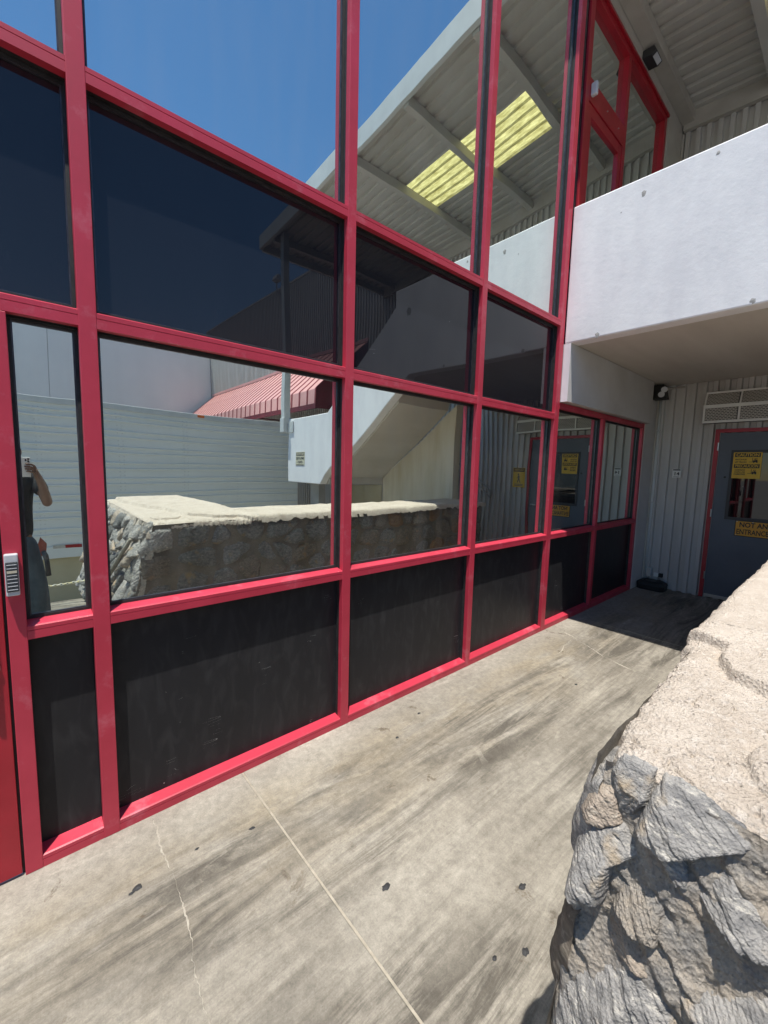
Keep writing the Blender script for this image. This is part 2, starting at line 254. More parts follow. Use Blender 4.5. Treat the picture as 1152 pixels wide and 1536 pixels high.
def pavement_mat():
    m = bpy.data.materials.new('stained_concrete_paving'); m.use_nodes = True; t = m.node_tree
    p = t.nodes['Principled BSDF']; p.inputs['Roughness'].default_value = .82; p.inputs['Specular IOR Level'].default_value = .35
    tc = t.nodes.new('ShaderNodeTexCoord'); geo = t.nodes.new('ShaderNodeNewGeometry')
    def nz(scale, detail, stretch, rotz=0, rough=.6, dist=0):
        mp = t.nodes.new('ShaderNodeMapping'); mp.inputs['Scale'].default_value = stretch; mp.inputs['Rotation'].default_value = (0, 0, rotz)
        lk(t, geo.outputs['Position'], mp.inputs[0])
        n = t.nodes.new('ShaderNodeTexNoise'); n.inputs['Scale'].default_value = scale; n.inputs['Detail'].default_value = detail
        n.inputs['Roughness'].default_value = rough; n.inputs['Distortion'].default_value = dist
        lk(t, mp.outputs[0], n.inputs['Vector']); return n.outputs['Fac']
    def rng(src, a, b, c=0, d=1):
        r = t.nodes.new('ShaderNodeMapRange'); r.inputs[1].default_value = a; r.inputs[2].default_value = b
        r.inputs[3].default_value = c; r.inputs[4].default_value = d; lk(t, src, r.inputs[0]); return r.outputs[0]
    sep0 = t.nodes.new('ShaderNodeSeparateXYZ'); lk(t, geo.outputs['Position'], sep0.inputs[0])
    def mix(fac, a, b):
        x = t.nodes.new('ShaderNodeMix'); x.data_type = 'RGBA'; lk(t, fac, x.inputs[0])
        if isinstance(a, tuple): x.inputs[6].default_value = (*a, 1)
        else: lk(t, a, x.inputs[6])
        if isinstance(b, tuple): x.inputs[7].default_value = (*b, 1)
        else: lk(t, b, x.inputs[7])
        return x.outputs[2]
    def mul(a, b):
        x = t.nodes.new('ShaderNodeMath'); x.operation = 'MULTIPLY'; lk(t, a, x.inputs[0])
        if isinstance(b, float): x.inputs[1].default_value = b
        else: lk(t, b, x.inputs[1])
        return x.outputs[0]
    base = mix(rng(nz(1.3, 5, (1, 1, 1)), .35, .65), (.258, .233, .192), (.355, .327, .276))
    # trolley / tyre rub marks, long streaks drifting away from the glass line
    tanz = mul(rng(sep0.outputs[1], -.95, -.35), rng(sep0.outputs[1], -.10, -.28)); tan = mul(mul(tanz, rng(nz(2.6, 7, (.7, 1.6, 1), 0, .65, .4), .38, .60)), .62)
    base = mix(tan, base, (.300, .245, .160))
    blot_ = mul(rng(nz(.85, 6, (.8, 1.5, 1), math.radians(12), .62, .5), .42, .62), .42)
    base = mix(blot_, base, (.185, .165, .135))
    s1 = rng(nz(1.5, 10, (.42, 3.6, 1), math.radians(-6), .74, 1.2), .43, .57)
    s2 = rng(nz(1.1, 4, (.6, 1.4, 1), math.radians(-7)), .38, .58)
    sep = t.nodes.new('ShaderNodeSeparateXYZ'); lk(t, geo.outputs['Position'], sep.inputs[0])
    wob = mul(nz(1.5, 3, (1, 1, 1)), .35); sb_ = t.nodes.new('ShaderNodeMath'); sb_.operation = 'ADD'; lk(t, sep.outputs[1], sb_.inputs[0]); lk(t, wob, sb_.inputs[1])
    band = rng(sb_.outputs[0], .02, -.22)       # traffic keeps clear of the first hand-width along the glass
    k = mul(mul(s1, s2), band)
    c1 = mix(mul(k, .95), base, (.098, .087, .071))
    s3 = rng(nz(5.0, 10, (.3, 9, 1), math.radians(5), .8, .3), .48, .62)
    c2 = mix(mul(mul(mul(s3, band), rng(nz(.7, 3, (1, 1, 1), 1.0), .42, .62)), .55), c1, (.135, .118, .092))
    # rusty drip stains
    st = rng(nz(5.5, 10, (1, 1, 1), 0, .72, .6), .60, .66)
    st = mul(st, rng(nz(.9, 2, (1, 1, 1)), .50, .60))
    c3 = mix(mul(st, .80), c2, (.105, .080, .054))
    arc = t.nodes.new('ShaderNodeMath'); arc.operation = 'COMPARE'; arc.inputs[1].default_value = .5; arc.inputs[2].default_value = .007; lk(t, nz(1.0, 2, (.45, 2.6, 1), math.radians(-9), .5, .8), arc.inputs[0])
    c3 = mix(mul(mul(arc.outputs[0], rng(nz(5, 6, (1, 1, 1)), .46, .64)), .32), c3, (.40, .37, .31))
    pale = rng(nz(2.4, 6, (.5, 3, 1), math.radians(-5)), .60, .74)
    c4 = mix(mul(pale, .55), c3, (.50, .46, .39))
    mott = rng(nz(24, 10, (1, 1, 1), 0, .78), .32, .68, .70, 1.22)
    mm0 = t.nodes.new('ShaderNodeMix'); mm0.data_type = 'RGBA'; mm0.blend_type = 'MULTIPLY'; mm0.inputs[0].default_value = 1
    lk(t, c4, mm0.inputs[6]); lk(t, mott, mm0.inputs[7]); c4 = mm0.outputs[2]
    fine = rng(nz(150, 6, (1, 1, 1), 0, .8), .3, .7, .80, 1.18)
    mm = t.nodes.new('ShaderNodeMix'); mm.data_type = 'RGBA'; mm.blend_type = 'MULTIPLY'; mm.inputs[0].default_value = 1
    lk(t, c4, mm.inputs[6]); lk(t, fine, mm.inputs[7]); lk(t, mm.outputs[2], p.inputs['Base Color'])
    b = t.nodes.new('ShaderNodeBump'); b.inputs['Strength'].default_value = 1; b.inputs['Distance'].default_value = .0022
    lk(t, nz(85, 8, (1, 1, 1), 0, .7), b.inputs['Height']); lk(t, b.outputs[0], p.inputs['Normal'])
    return m
MT['pave'] = pavement_mat()

# ------------------------------------------------------------------ helpers
def link(name, me, m=None, parent=None):
    o = bpy.data.objects.new(name, me); COL.objects.link(o)
    if m is not None and me is not None:
        me.materials.clear(); me.materials.append(MT[m] if isinstance(m, str) else m)
    if parent is not None:
        o.parent = parent; o.matrix_parent_inverse = Matrix.Translation(world_loc(parent)).inverted()
    return o
def world_loc(o):
    v = Vector(o.get('_w', (0, 0, 0))) if o.get('_w') is not None else Vector((0, 0, 0))
    return v
def tag(o, label=None, cat=None, group=None, kind=None):
    if label: o['label'] = label
    if cat: o['category'] = cat
    if group: o['group'] = group
    if kind: o['kind'] = kind
    return o
EMPT = {}
def thing(name, label, cat, loc=(0, 0, 0), group=None):
    o = bpy.data.objects.new(name, None); COL.objects.link(o); o.empty_display_size = .1
    o.location = loc; EMPT[o.name] = Vector(loc)
    return tag(o, label, cat, group)
def world_loc(o): return EMPT.get(o.name, Vector((0, 0, 0)))

class MB:
    def __init__(s): s.v = []; s.f = []
    def add(s, vs, fs):
        k = len(s.v); s.v += [tuple(x) for x in vs]; s.f += [tuple(i+k for i in f) for f in fs]; return s
    def box(s, x0, x1, y0, y1, z0, z1):
        return s.add([(x0, y0, z0), (x1, y0, z0), (x1, y1, z0), (x0, y1, z0), (x0, y0, z1), (x1, y0, z1), (x1, y1, z1), (x0, y1, z1)],
                     [(0, 3, 2, 1), (4, 5, 6, 7), (0, 1, 5, 4), (1, 2, 6, 5), (2, 3, 7, 6), (3, 0, 4, 7)])
    def prism(s, poly, axis, a, b):
        n = len(poly)
        def P(p, t):
            if axis == 'x': return (t, p[0], p[1])
            if axis == 'y': return (p[0], t, p[1])
            return (p[0], p[1], t)
        vs = [P(p, a) for p in poly] + [P(p, b) for p in poly]
        fs = [tuple(range(n)), tuple(range(2*n-1, n-1, -1))] + [(i, i+n, (i+1) % n+n, (i+1) % n) for i in range(n)]
        return s.add(vs, fs)
    def tube(s, pts, r, n=10, cap=True):
        pts = [Vector(p) for p in pts]; rs = r if isinstance(r, (list, tuple)) else [r]*len(pts)
        vs = []; prev = None
        for i, p in enumerate(pts):
            d = (pts[min(i+1, len(pts)-1)]-pts[max(i-1, 0)]).normalized()
            a = Vector((0, 0, 1)) if abs(d.z) < .9 else Vector((1, 0, 0))
            if prev is not None: a = prev
            e1 = (a-d*a.dot(d)).normalized(); e2 = d.cross(e1); prev = e1
            for k in range(n):
                t = 2*math.pi*k/n; vs.append(p+(e1*math.cos(t)+e2*math.sin(t))*rs[i])
        fs = []
        for i in range(len(pts)-1):
            for k in range(n):
                a, b = i*n+k, i*n+(k+1) % n; fs.append((a, b, b+n, a+n))
        if cap: fs += [tuple(range(n-1, -1, -1)), tuple((len(pts)-1)*n+k for k in range(n))]
        return s.add(vs, fs)
    def mesh(s, name, smooth=False):
        me = bpy.data.meshes.new(name); me.from_pydata(s.v, [], s.f)
        bm = bmesh.new(); bm.from_mesh(me); bmesh.ops.recalc_face_normals(bm, faces=bm.faces); bm.to_mesh(me); bm.free()
        if smooth: me.polygons.foreach_set('use_smooth', [True]*len(me.polygons))
        me.update(); return me
    def build(s, name, m, parent=None, smooth=False, bevel=0.0, seg=2):
        o = link(name, s.mesh(name, smooth), m, parent)
        if bevel:
            md = o.modifiers.new('bevel', 'BEVEL'); md.width = bevel; md.segments = seg; md.limit_method = 'ANGLE'; md.angle_limit = math.radians(35)
        return o
def box(name, m, parent, x0, x1, y0, y1, z0, z1, bevel=0.0):
    return MB().box(x0, x1, y0, y1, z0, z1).build(name, m, parent, bevel=bevel)
def grid(name, m, parent, fn, nu, nv, smooth=True, flip=False, keep=None):
    vs = []; ok = []
    for i in range(nu+1):
        for j in range(nv+1):
            r = fn(i/nu, j/nv); vs.append(r); ok.append(keep is None or keep(r))
    fs = []
    for i in range(nu):
        for j in range(nv):
            q = (i*(nv+1)+j, (i+1)*(nv+1)+j, (i+1)*(nv+1)+j+1, i*(nv+1)+j+1)
            if all(ok[k] for k in q) : fs.append(q[::-1] if flip else q)
    me = bpy.data.meshes.new(name); me.from_pydata(vs, [], fs)
    if smooth: me.polygons.foreach_set('use_smooth', [True]*len(me.polygons))
    bm = bmesh.new(); bm.from_mesh(me); bmesh.ops.delete(bm, geom=[v for v in bm.verts if not v.link_faces], context='VERTS'); bm.to_mesh(me); bm.free()
    me.update(); return link(name, me, m, parent)
def text_mesh(s, size, width=None, bold=0.0, align='CENTER', depth=.0008):
    c = bpy.data.curves.new('t', 'FONT'); c.body = s; c.size = size; c.align_x = align; c.align_y = 'CENTER'; c.offset = bold; c.extrude = depth
    c.resolution_u = 3
    o = bpy.data.objects.new('t', c); COL.objects.link(o)
    dg = bpy.context.evaluated_depsgraph_get(); dg.update()
    me = bpy.data.meshes.new_from_object(o.evaluated_get(dg))
    bpy.data.objects.remove(o); bpy.data.curves.remove(c)
    if width and len(me.vertices):
        xs = [v.co.x for v in me.vertices]; k = width/(max(xs)-min(xs))
        for v in me.vertices: v.co.x *= k
    return me
WALLM = Matrix(((0, 0, -1), (-1, 0, 0), (0, 1, 0)))     # text x -> -Y, text y -> Z, text z -> -X  (a face looking to -X)
def wall_text(s, m, parent, x, yc, zc, size, width=None, bold=0.0, name='lettering'):
    me = text_mesh(s, size, width, bold)
    me.transform(Matrix.Translation((x, yc, zc)) @ WALLM.to_4x4())
    return link(name, me, m, parent)
def fbm(p, oct=4, lac=2.1, gain=.5):
    a, s = 1.0, 0.0; q = Vector(p)
    for _ in range(oct):
        s += a*noise.noise(q); q = q*lac+Vector((3.1, 7.7, 1.3)); a *= gain
    return s

# ------------------------------------------------------------------ ground
yard = tag(grid('yard', 'yard', None, lambda u, v: (-400+800*u, -400+800*v, -1.25), 8, 8, smooth=False), kind='structure')
PY = -3.7
pave = thing('pavement', None, None, (0, 0, 0)); tag(pave, kind='structure')
for (xa, xb) in ((-12.0, -3.0), (-2.992, .796), (.804, 4.6), (4.608, 6.9)):
    MB().box(xa, xb, PY, .02, -1.25, 0.0).build('slab', 'pave', pave, bevel=.004)
for xj in (-2.994, .80, 4.606):
    box('joint_sealant', 'jointfill', pave, xj-.0042, xj+.0042, PY+.01, .01, -.2, -.0015)
def crack(pts, wd, seed):
    L = []
    for (a, b) in zip(pts[:-1], pts[1:]):
        k_ = max(8, int(math.hypot(b[0]-a[0], b[1]-a[1])/.006))
        for k in range(k_):
            t = k/k_; L.append((a[0]+(b[0]-a[0])*t, a[1]+(b[1]-a[1])*t))
    L.append(pts[-1]); vs = []; fs = []
    for i, (x, y) in enumerate(L):
        n_ = noise.noise((x*6+seed, y*6, 0))*.018+noise.noise((x*30, y*30+seed, 0))*.007+noise.noise((x*110, y*110+seed, 0))*.003
        d = Vector((pts[-1][0]-pts[0][0], pts[-1][1]-pts[0][1])).normalized()
        nrm = Vector((-d.y, d.x)); g = noise.noise((x*7, y*7, seed+4))
        h0 = wd*max(.06, .35+.8*g+.55*noise.noise((x*90, y*90, seed))); h1 = wd*max(.06, .35+.8*g+.55*noise.noise((x*90, y*90, seed+9)))
        c = Vector((x, y))+nrm*n_
        vs += [(c.x+nrm.x*h0, c.y+nrm.y*h0, .0012), (c.x-nrm.x*h1, c.y-nrm.y*h1, .0012), (c.x, c.y, .0020)]
        if i: k = 3*i; fs += [(k-3, k, k+2, k-1), (k-1, k+2, k+1, k-2)]
    me = bpy.data.meshes.new('crack_patch'); me.from_pydata(vs, [], fs); link('crack_patch', me, 'crackfill', pave)
crack([(.368, -.03), (.375, -.38), (.362, -.61), (.327, -.89), (.31, -1.35)], .006, 1)
crack([(4.05, -.12), (4.0, -.27), (3.78, -.64), (3.655, -1.08), (3.6, -1.5)], .012, 2)
crack([(4.0, -.27), (3.6, -.34), (3.3, -.40)], .006, 3)
def blot(x, y, r, seed):
    vs = [(x, y, .006)]; n = 14
    for k in range(n):
        a = 2*math.pi*k/n; rr = r*(1+.5*noise.noise((math.cos(a)*1.4+seed, math.sin(a)*1.4, 0)))
        vs.append((x+rr*math.cos(a)*1.25, y+rr*math.sin(a)*.8, .002))
    me = bpy.data.meshes.new('gum_spot'); me.from_pydata(vs, [], [(0, 1+k, 1+(k+1) % n) for k in range(n)]); link('gum_spot', me, 'gum', pave)
for i, (x, y, r) in enumerate([(.26, -.326, .014), (.238, -.335, .008), (.696, -.351, .010), (.981, -.923, .015), (1.386, -1.261, .014), (1.195, -1.386, .013),
                               (1.62, -.30, .010), (1.9, -.21, .010), (3.1, -.7, .012), (.48, -.30, .007), (2.4, -1.2, .012), (1.1, -1.33, .008)]):
    blot(x, y, r, i*3.7)

# ------------------------------------------------------------------ glass curtain wall
cw = thing('glass_curtain_wall', 'red framed mirror glass curtain wall with black lower panels along the walkway', 'building', (1.5, 0, 0))
GY = .066                    # glass line
HW = .029
JB = (-.057, -.004)          # door jamb
MX = [-2.24, -1.02, .226, 1.449, 2.681, 3.892]
ZL, ZLt = .932, .984; ZM, ZMt = 2.098, 2.158; ZU, ZUt = 2.950, 3.008; ZTOP = 6.95
def mullion(x0, x1, z0, z1, mname='red', y0=0.0, y1=.14):
    o = MB().box(x0, x1, y0, .034, z0, z1).build('mullion', mname, cw, bevel=.0025)
    box('pocket', 'gasket', o, x0+.0015, x1-.0015, .0342, y1, z0, z1-.001)
    return o
DX1 = 3.942
for x in MX[:-1]: mullion(x-HW, x+HW, 0.0, ZTOP)
mullion(MX[-1]-HW, DX1, 0.0, ZTOP)
mullion(JB[0], JB[1], 0.0, ZM-.002)
def transom(x0, x1, zb, zt, mname='red', y=.0018, parent=None, slope=.012):
    zg = zb+(zt-zb)*.62
    poly = [(y, zb), (y, zg-.0016), (y+.003, zg-.0010), (y+.003, zg+.0010), (y, zg+.0016), (y, zt-.004), (y+.006, zt), (GY+.004, zt+slope), (.13, zt+slope), (.13, zb+.006), (.036, zb+.006), (.036, zb)]
    o = MB().prism(poly, 'x', x0, x1).build('transom', mname, parent or cw)
    box('pocket', 'gasket', o, x0, x1, .0365, .13, zb+.001, zb+.0055)
    return o
def gasket(x0, x1, z0, z1, par, t=.011, y0=GY-.010, y1=GY-.0005):
    b = MB(); b.box(x0, x0+t, y0, y1, z0, z1).box(x1-t, x1, y0, y1, z0, z1).box(x0+t, x1-t, y0+.0006, y1, z0, z0+t).box(x0+t, x1-t, y0+.0006, y1, z1-t, z1)
    g = b.build('gasket', 'gasket', par)
    b2 = .005; c = MB(); c.box(x0+t, x0+t+b2, y0+.004, y1, z0+t, z1-t).box(x1-t-b2, x1-t, y0+.004, y1, z0+t, z1-t).box(x0+t+b2, x1-t-b2, y0+.0046, y1, z0+t, z0+t+b2).box(x0+t+b2, x1-t-b2, y0+.0046, y1, z1-t-b2, z1-t)
    c.build('glazing_bead', 'beading', par)
    return g
def pane(x0, x1, z0, z1, m, name, y=GY, bulge=.0020, gk=True, parent=None):
    rnd = random.Random(int(x0*1000+z0*77))
    bx, bz, tilt = rnd.uniform(.6, 1.1)*bulge, rnd.uniform(.6, 1.1)*bulge, rnd.uniform(-.0004, .0004)
    def fn(u, v): return (x0+(x1-x0)*u, y-math.sin(math.pi*u)*math.sin(math.pi*v)*(bx+bz)*.5+tilt*(v-.5), z0+(z1-z0)*v)
    o = grid(name, m, parent or cw, fn, 18, 18, smooth=True)
    me = o.data; me.flip_normals() if me.polygons[0].normal.y > 0 else None
    if gk: gasket(x0-.001, x1+.001, z0+.001, z1-.001, o)
    return o
for a, b in zip(MX[:-1], MX[1:]):
    x0, x1 = a+HW, b-HW
    if abs(a+1.02) < .01:      # door bay
        transom(x0, x1, ZM, ZMt)
        transom(JB[1], x1, ZL, ZLt); transom(JB[1], x1, 0.0, .052)
        pane(JB[1], x1, .060, ZL, 'kick', 'kick_panel', gk=False, bulge=.0004, y=GY-.006)
        pane(JB[1], x1, ZLt+.008, ZM, 'glass', 'glass_pane', bulge=.0006)
    else:
        transom(x0, x1, ZM, ZMt)
        transom(x0, x1, ZL, ZLt); transom(x0, x1, 0.0, .052)
        pane(x0, x1, .060, ZL, 'kick', 'kick_panel', gk=False, bulge=.0006, y=GY-.006)
        pane(x0, x1, ZLt+.008, ZM, 'glass', 'glass_pane')
    transom(x0, x1, ZU, ZUt)
    pane(x0, x1, ZMt+.008, ZU, 'spandrel', 'spandrel_panel')
    pane(x0, x1, ZUt+.008, ZTOP-.1, 'glass', 'glass_pane', bulge=.0042)
    transom(x0, x1, ZTOP-.1, ZTOP, slope=.0)
box('roof_parapet', 'greywall', cw, -2.3, 6.85, -.03, .3, ZTOP+.002, 7.35)
box('back_wall', 'greywall', cw, -2.3, 6.85, .20, .32, 0, ZTOP)
# walk-through bay under the landing : two narrow windows
XE, XF = (4.985, 5.048), (6.27, 6.335); ZH = 2.205
mullion(XE[0], XE[1], 0, ZH-.0, y0=.001); mullion(XF[0], XF[1], 0, ZH+.06, y0=.001)
for x0, x1 in ((DX1, XE[0]), (XE[1], XF[0])):
    transom(x0, x1, ZL, ZLt); transom(x0, x1, 0, .052)
    pane(x0, x1, .060, ZL, 'kick', 'kick_panel', gk=False, bulge=.0005, y=GY-.006)
    pane(x0, x1, ZLt+.008, ZH, 'glass', 'glass_pane', bulge=.0008)
transom(DX1, XF[0], ZH, ZH+.058, slope=0)
box('lintel_wall', 'greywall', cw, 3.948, 6.335, -.066, .12, ZH+.062, 2.799)
box('end_wall', 'greywall', cw, 6.337, 6.775, -.004, .12, 0.0, 2.798)
box('lintel_edge_strip', 'whitepaint', cw, 3.9445, 3.9478, -.068, -.004, ZH+.060, 2.797)  # thin paler strip over the lintel's end face
# door on the far left
dr = MB(); X0, X1 = -.985, -.066
dr.box(X1-.085, X1, .006, .05, .012, ZM-.006).box(X0, X0+.085, .006, .05, .012, ZM-.006)
dr.box(X0+.085, X1-.085, .0065, .05, .012, .20).box(X0+.085, X1-.085, .0065, .05, ZM-.12, ZM-.006)
door = dr.build('entrance_door', 'redfresh', cw, bevel=.002)
pane(X0+.085, X1-.085, .20, ZM-.12, 'glass', 'door_glass', y=.028, gk=False, parent=door)
MB().tube([(-.105, .008, .848), (-.105, -.006, .848)], .021, 20).build('lock_cylinder', 'alu', door, smooth=False, bevel=.002)
MB().tube([(-.16, .0, .95), (-.16, -.06, .97), (-.16, -.06, 1.33), (-.16, .0, 1.35)], .013, 12).build('pull_handle', 'alu', door, smooth=True)
box('door_gap_seal', 'gasket', door, X1+.0005, JB[0]-.0005, .02, .05, .0, ZM-.004)

# upper glazed entrance over the landing
up = thing('upper_glazed_entrance', 'red framed glass door and side window above the white landing wall', 'door', (4.9, 0, 2.96))
def ubox(x0, x1, z0, z1, y0=.004, y1=.1, name='frame', m='redshade'): return box(name, m, up, x0, x1, y0, y1, z0, z1, bevel=.003)
ubox(3.944, 4.036, 2.9, 6.9, .02, .12, 'dark_infill', 'spandrel')
ubox(4.038, 4.12, 2.9, 5.93, name='jamb'); ubox(4.93, 5.00, 2.9, 5.86, name='jamb'); ubox(6.10, 6.17, 2.9, 5.93, name='jamb')
ubox(4.12, 6.10, 5.86, 5.93, name='header'); box('drip_cap', 'redshade', up, 4.02, 6.18, -.018, .003, 5.918, 5.945)
ubox(4.12, 4.93, 5.00, 5.19, .003, .1, name='door_head'); ubox(5.00, 6.10, 2.9, 3.05, name='sill')
pane(4.12, 4.93, 5.19, 5.86, 'glass', 'glass_pane', y=.055, parent=up)
pane(5.00, 6.10, 3.05, 5.86, 'glass', 'glass_pane', y=.055, parent=up)
dl = MB(); dl.box(4.125, 4.20, .012, .055, 2.96, 4.995).box(4.85, 4.925, .012, .055, 2.96, 4.995).box(4.20, 4.85, .0125, .055, 4.90, 4.995).box(4.20, 4.85, .0125, .055, 2.96, 3.2)
dl = dl.build('door_leaf', 'redshade', up, bevel=.002)
pane(4.20, 4.85, 3.2, 4.90, 'glass', 'door_glass', y=.035, gk=False, parent=dl)
MB().box(4.125, 4.165, -.055, .0025, 5.03, 5.14).build('door_closer', 'silver', up, bevel=.012, seg=4)
for x, z in ((4.50, 5.10), (4.78, 5.09)): MB().tube([(x, .003, z), (x, -.006, z)], .006, 8).build('bolt', 'alu', up)
# plaster band round the upper entrance
ub = MB(); ub.box(4.0, 6.775, -.006, .15, 5.957, ZTOP).box(6.192, 6.775, -.007, .15, 2.96, 5.955)
ub.build('plaster_band', 'trim', cw)

# ------------------------------------------------------------------ card reader on the jamb
cr = thing('card_reader', 'silver and charcoal ribbed card reader box on the red door jamb', 'card reader', (-.04, -.02, 1.1))
rx0, rx1, rz0, rz1 = -.054, -.016, 1.112, 1.262
MB().box(rx0, rx1, -.030, -.0005, rz0, rz1).build('housing', 'silver', cr, bevel=.004)
fc = MB().box(rx0+.003, rx1-.002, -.036, -.0305, rz0+.016, rz1-.026).build('face', 'charcoal', cr, bevel=.002)
for k in range(8):
    z = rz1-.036-k*.0128
    if k == 2: box('indicator', 'ledstrip', cr, rx0+.006, rx1-.005, -.0385, -.0362, z-.004, z+.004)
    else: box('rib', 'silver', cr, rx0+.006, rx1-.005, -.0380, -.0362, z-.0011, z+.0011)

# ------------------------------------------------------------------ concrete stair and landing
stc = thing('concrete_staircase', 'white painted concrete landing and stair with solid guard wall beside the curtain wall', 'staircase', (4.6, -2.5, 0))
PX0, PX1 = 3.9448, 4.095
gp = [(-.004, 2.80), (-.004, 4.005), (-2.27, 3.975), (-2.27, 3.76), (-3.84, 2.50), (-5.16, 2.50), (-5.16, 1.27), (-4.02, 1.27), (-3.85, 1.46), (-1.96, 2.80)]
gw = MB().prism(gp, 'x', PX0, PX1).build('guard_wall', 'whitepaint', stc, bevel=.012, seg=3)
MB().box(PX1+.001, 6.768, -2.6, -.106, 2.804, 2.955).build('landing_slab', 'soffit', stc)
MB().box(PX1+.001, 6.768, -.1055, -.0085, 2.8045, 2.955).build('landing_edge', 'soffit', stc)
fl = MB(); prof = []
n = 8; y, z = -2.601, 2.954
for k in range(n):
    prof += [(y, z), (y, z-.175)]; z -= .175; y -= .155
prof2 = prof+[(-3.86, 1.43), (-2.601, 2.34)]
fl.prism([(-2.601, 2.954)]+[(a, b) for a, b in prof[1:]]+[(-3.92, 1.554), (-3.92, 1.39), (-2.3, 2.53), (-2.28, 2.80), (-2.601, 2.80)], 'x', PX1+.001, 5.198)
fl.build('stair_flight', 'soffit', stc)
MB().box(PX1+.001, 5.345, -5.01, -3.921, 1.272, 1.50).build('lower_landing', 'soffit', stc)
MB().box(PX1+.001, 5.345, -5.158, -5.011, 1.271, 2.498).build('landing_guard', 'whitepaint', stc, bevel=.01)
MB().prism([(-2.14, -.0), (-2.14, 2.60), (-2.22, 2.545), (-3.92, 1.39), (-3.90, 0.0)], 'x', 5.2, 5.35).build('support_wall', 'supportwall', stc)
for (x, y, s) in ((4.42, -5.28, .16), (5.2, -4.9, .12)):
    pass
MB().box(4.36, 4.52, -5.00, -4.70, -1.25, 1.271).build('column', 'steel', stc)
# paint chips
def chip(y, z, r, seed):
    vs = [(PX0-.0025, y, z)]; n = 12
    for k in range(n):
        a = 2*math.pi*k/n; rr = r*(1+.6*noise.noise((math.cos(a)*1.5+seed, math.sin(a)*1.5, 3)))
        vs.append((PX0-.0005, y+rr*math.cos(a)*.8, z+rr*math.sin(a)))
    me = bpy.data.meshes.new('paint_chip'); me.from_pydata(vs, [], [(0, 1+k, 1+(k+1) % n) for k in range(n)]); link('paint_chip', me, 'greyconc', gw)
MT['greyconc'] = mat('bare_grey_concrete', (.36, .35, .33), (.46, .45, .43), scale=40, rough=.9, bump=.003, bscale=90)
for i, (y, z, r) in enumerate([(-.585, 3.87, .022), (-1.06, 3.93, .014), (-.30, 2.818, .022), (-1.35, 2.83, .02), (-.42, 3.79, .006), (-2.0, 3.65, .06)]): chip(y, z, r, i*5.1)

# ------------------------------------------------------------------ corrugated building behind
cb = thing('corrugated_building', 'pale ribbed metal clad building wall behind the landing', 'building', (6.8, -6, 0))
PITCH = .115; NR = 8; SHW = PITCH*NR
def sheet_mesh(z0, z1, nr=NR, name='cladding_sheet'):
    b = MB(); pr = []
    for k in range(nr):
        y = -k*PITCH
        pr += [(0.0, y), (0.0, y-.050), (-.042, y-.060), (-.042, y-.105)]
    pr += [(0.0, y-PITCH)]
    vs = []; fs = []
    for (x, y) in pr: vs += [(x, y, z0), (x, y, z1)]
    for i in range(len(pr)-1): fs.append((2*i, 2*i+1, 2*i+3, 2*i+2))
    b.add(vs, fs); me = bpy.data.meshes.new(name); me.from_pydata(b.v, [], b.f); me.materials.append(MT['clad']); return me
sm = sheet_mesh(0, 8.45)
XB = 6.80
for k in range(20):
    o = bpy.data.objects.new('cladding_sheet', sm); COL.objects.link(o); o.parent = cb; o.matrix_parent_inverse = Matrix.Translation(EMPT[cb.name]).inverted()
    o.location = (XB-(k % 2)*.0012, .02-k*SHW, -1.23)
box('wall_core', 'clad', cb, XB+.004, XB+6, -18.2, .2, -1.25, 7.15)
box('wall_coping', 'trim', cb, XB-.05, XB+6.02, -18.2, .2, 7.222, 7.28)
# corner flashing beside the glazed bay
box('corner_flashing', 'trim', cb, 6.735, 6.797, -.030, -.0085, 0.0, 2.795)
box('corner_flashing', 'trim', cb, 6.735, 6.797, -.030, -.0085, 2.96, 6.0)
# door with red frame
DY0, DY1 = -.735, -1.70     # leaf
df = MB(); df.box(6.735, 6.798, -.735, -.690, .005, 2.19).box(6.735, 6.798, -1.745, -1.70, .005, 2.19).box(6.735, 6.798, -1.70, -.735, 2.145, 2.19)
d2 = MB().box(6.752, 6.798, DY1+.004, DY0-.004, .015, 2.142).build('metal_door', 'doorgrey', cb, bevel=.003)
df.build('door_frame', MT['redfresh'], d2)
gy0, gy1, gz0, gz1 = -.87, -1.46, 1.055, 1.925
wf = MB(); t_ = .035
wf.box(6.738, 6.751, gy0-t_, gy0, gz0, gz1).box(6.738, 6.751, gy1, gy1+t_, gz0, gz1).box(6.738, 6.751, gy1+t_, gy0-t_, gz0, gz0+t_).box(6.738, 6.751, gy1+t_, gy0-t_, gz1-t_, gz1)
wf.build('window_frame', 'dkframe', d2, bevel=.002)
MT['dkglass'] = mat('dark_door_glass', (.010, .009, .010), rough=.02, ior=1.55)
box('window_pane', 'dkglass', d2, 6.745, 6.7515, gy1+t_, gy0-t_, gz0+t_, gz1-t_)
for z in (.25, 1.07, 1.92): MB().tube([(6.732, -.732, z), (6.732, -.732, z+.10)], .009, 10).build('hinge', 'alu', d2)
box('door_sweep', 'alu', d2, 6.742, 6.7515, DY1+.01, DY0-.01, .018, .055)
MB().tube([(6.752, -.83, 1.585), (6.744, -.83, 1.585)], .013, 14).build('lock_plug', 'black', d2)
MB().tube([(6.752, -1.62, 1.02), (6.69, -1.62, 1.02), (6.69, -1.52, 1.02)], .011, 10).build('lever_handle', 'alu', d2, smooth=True)

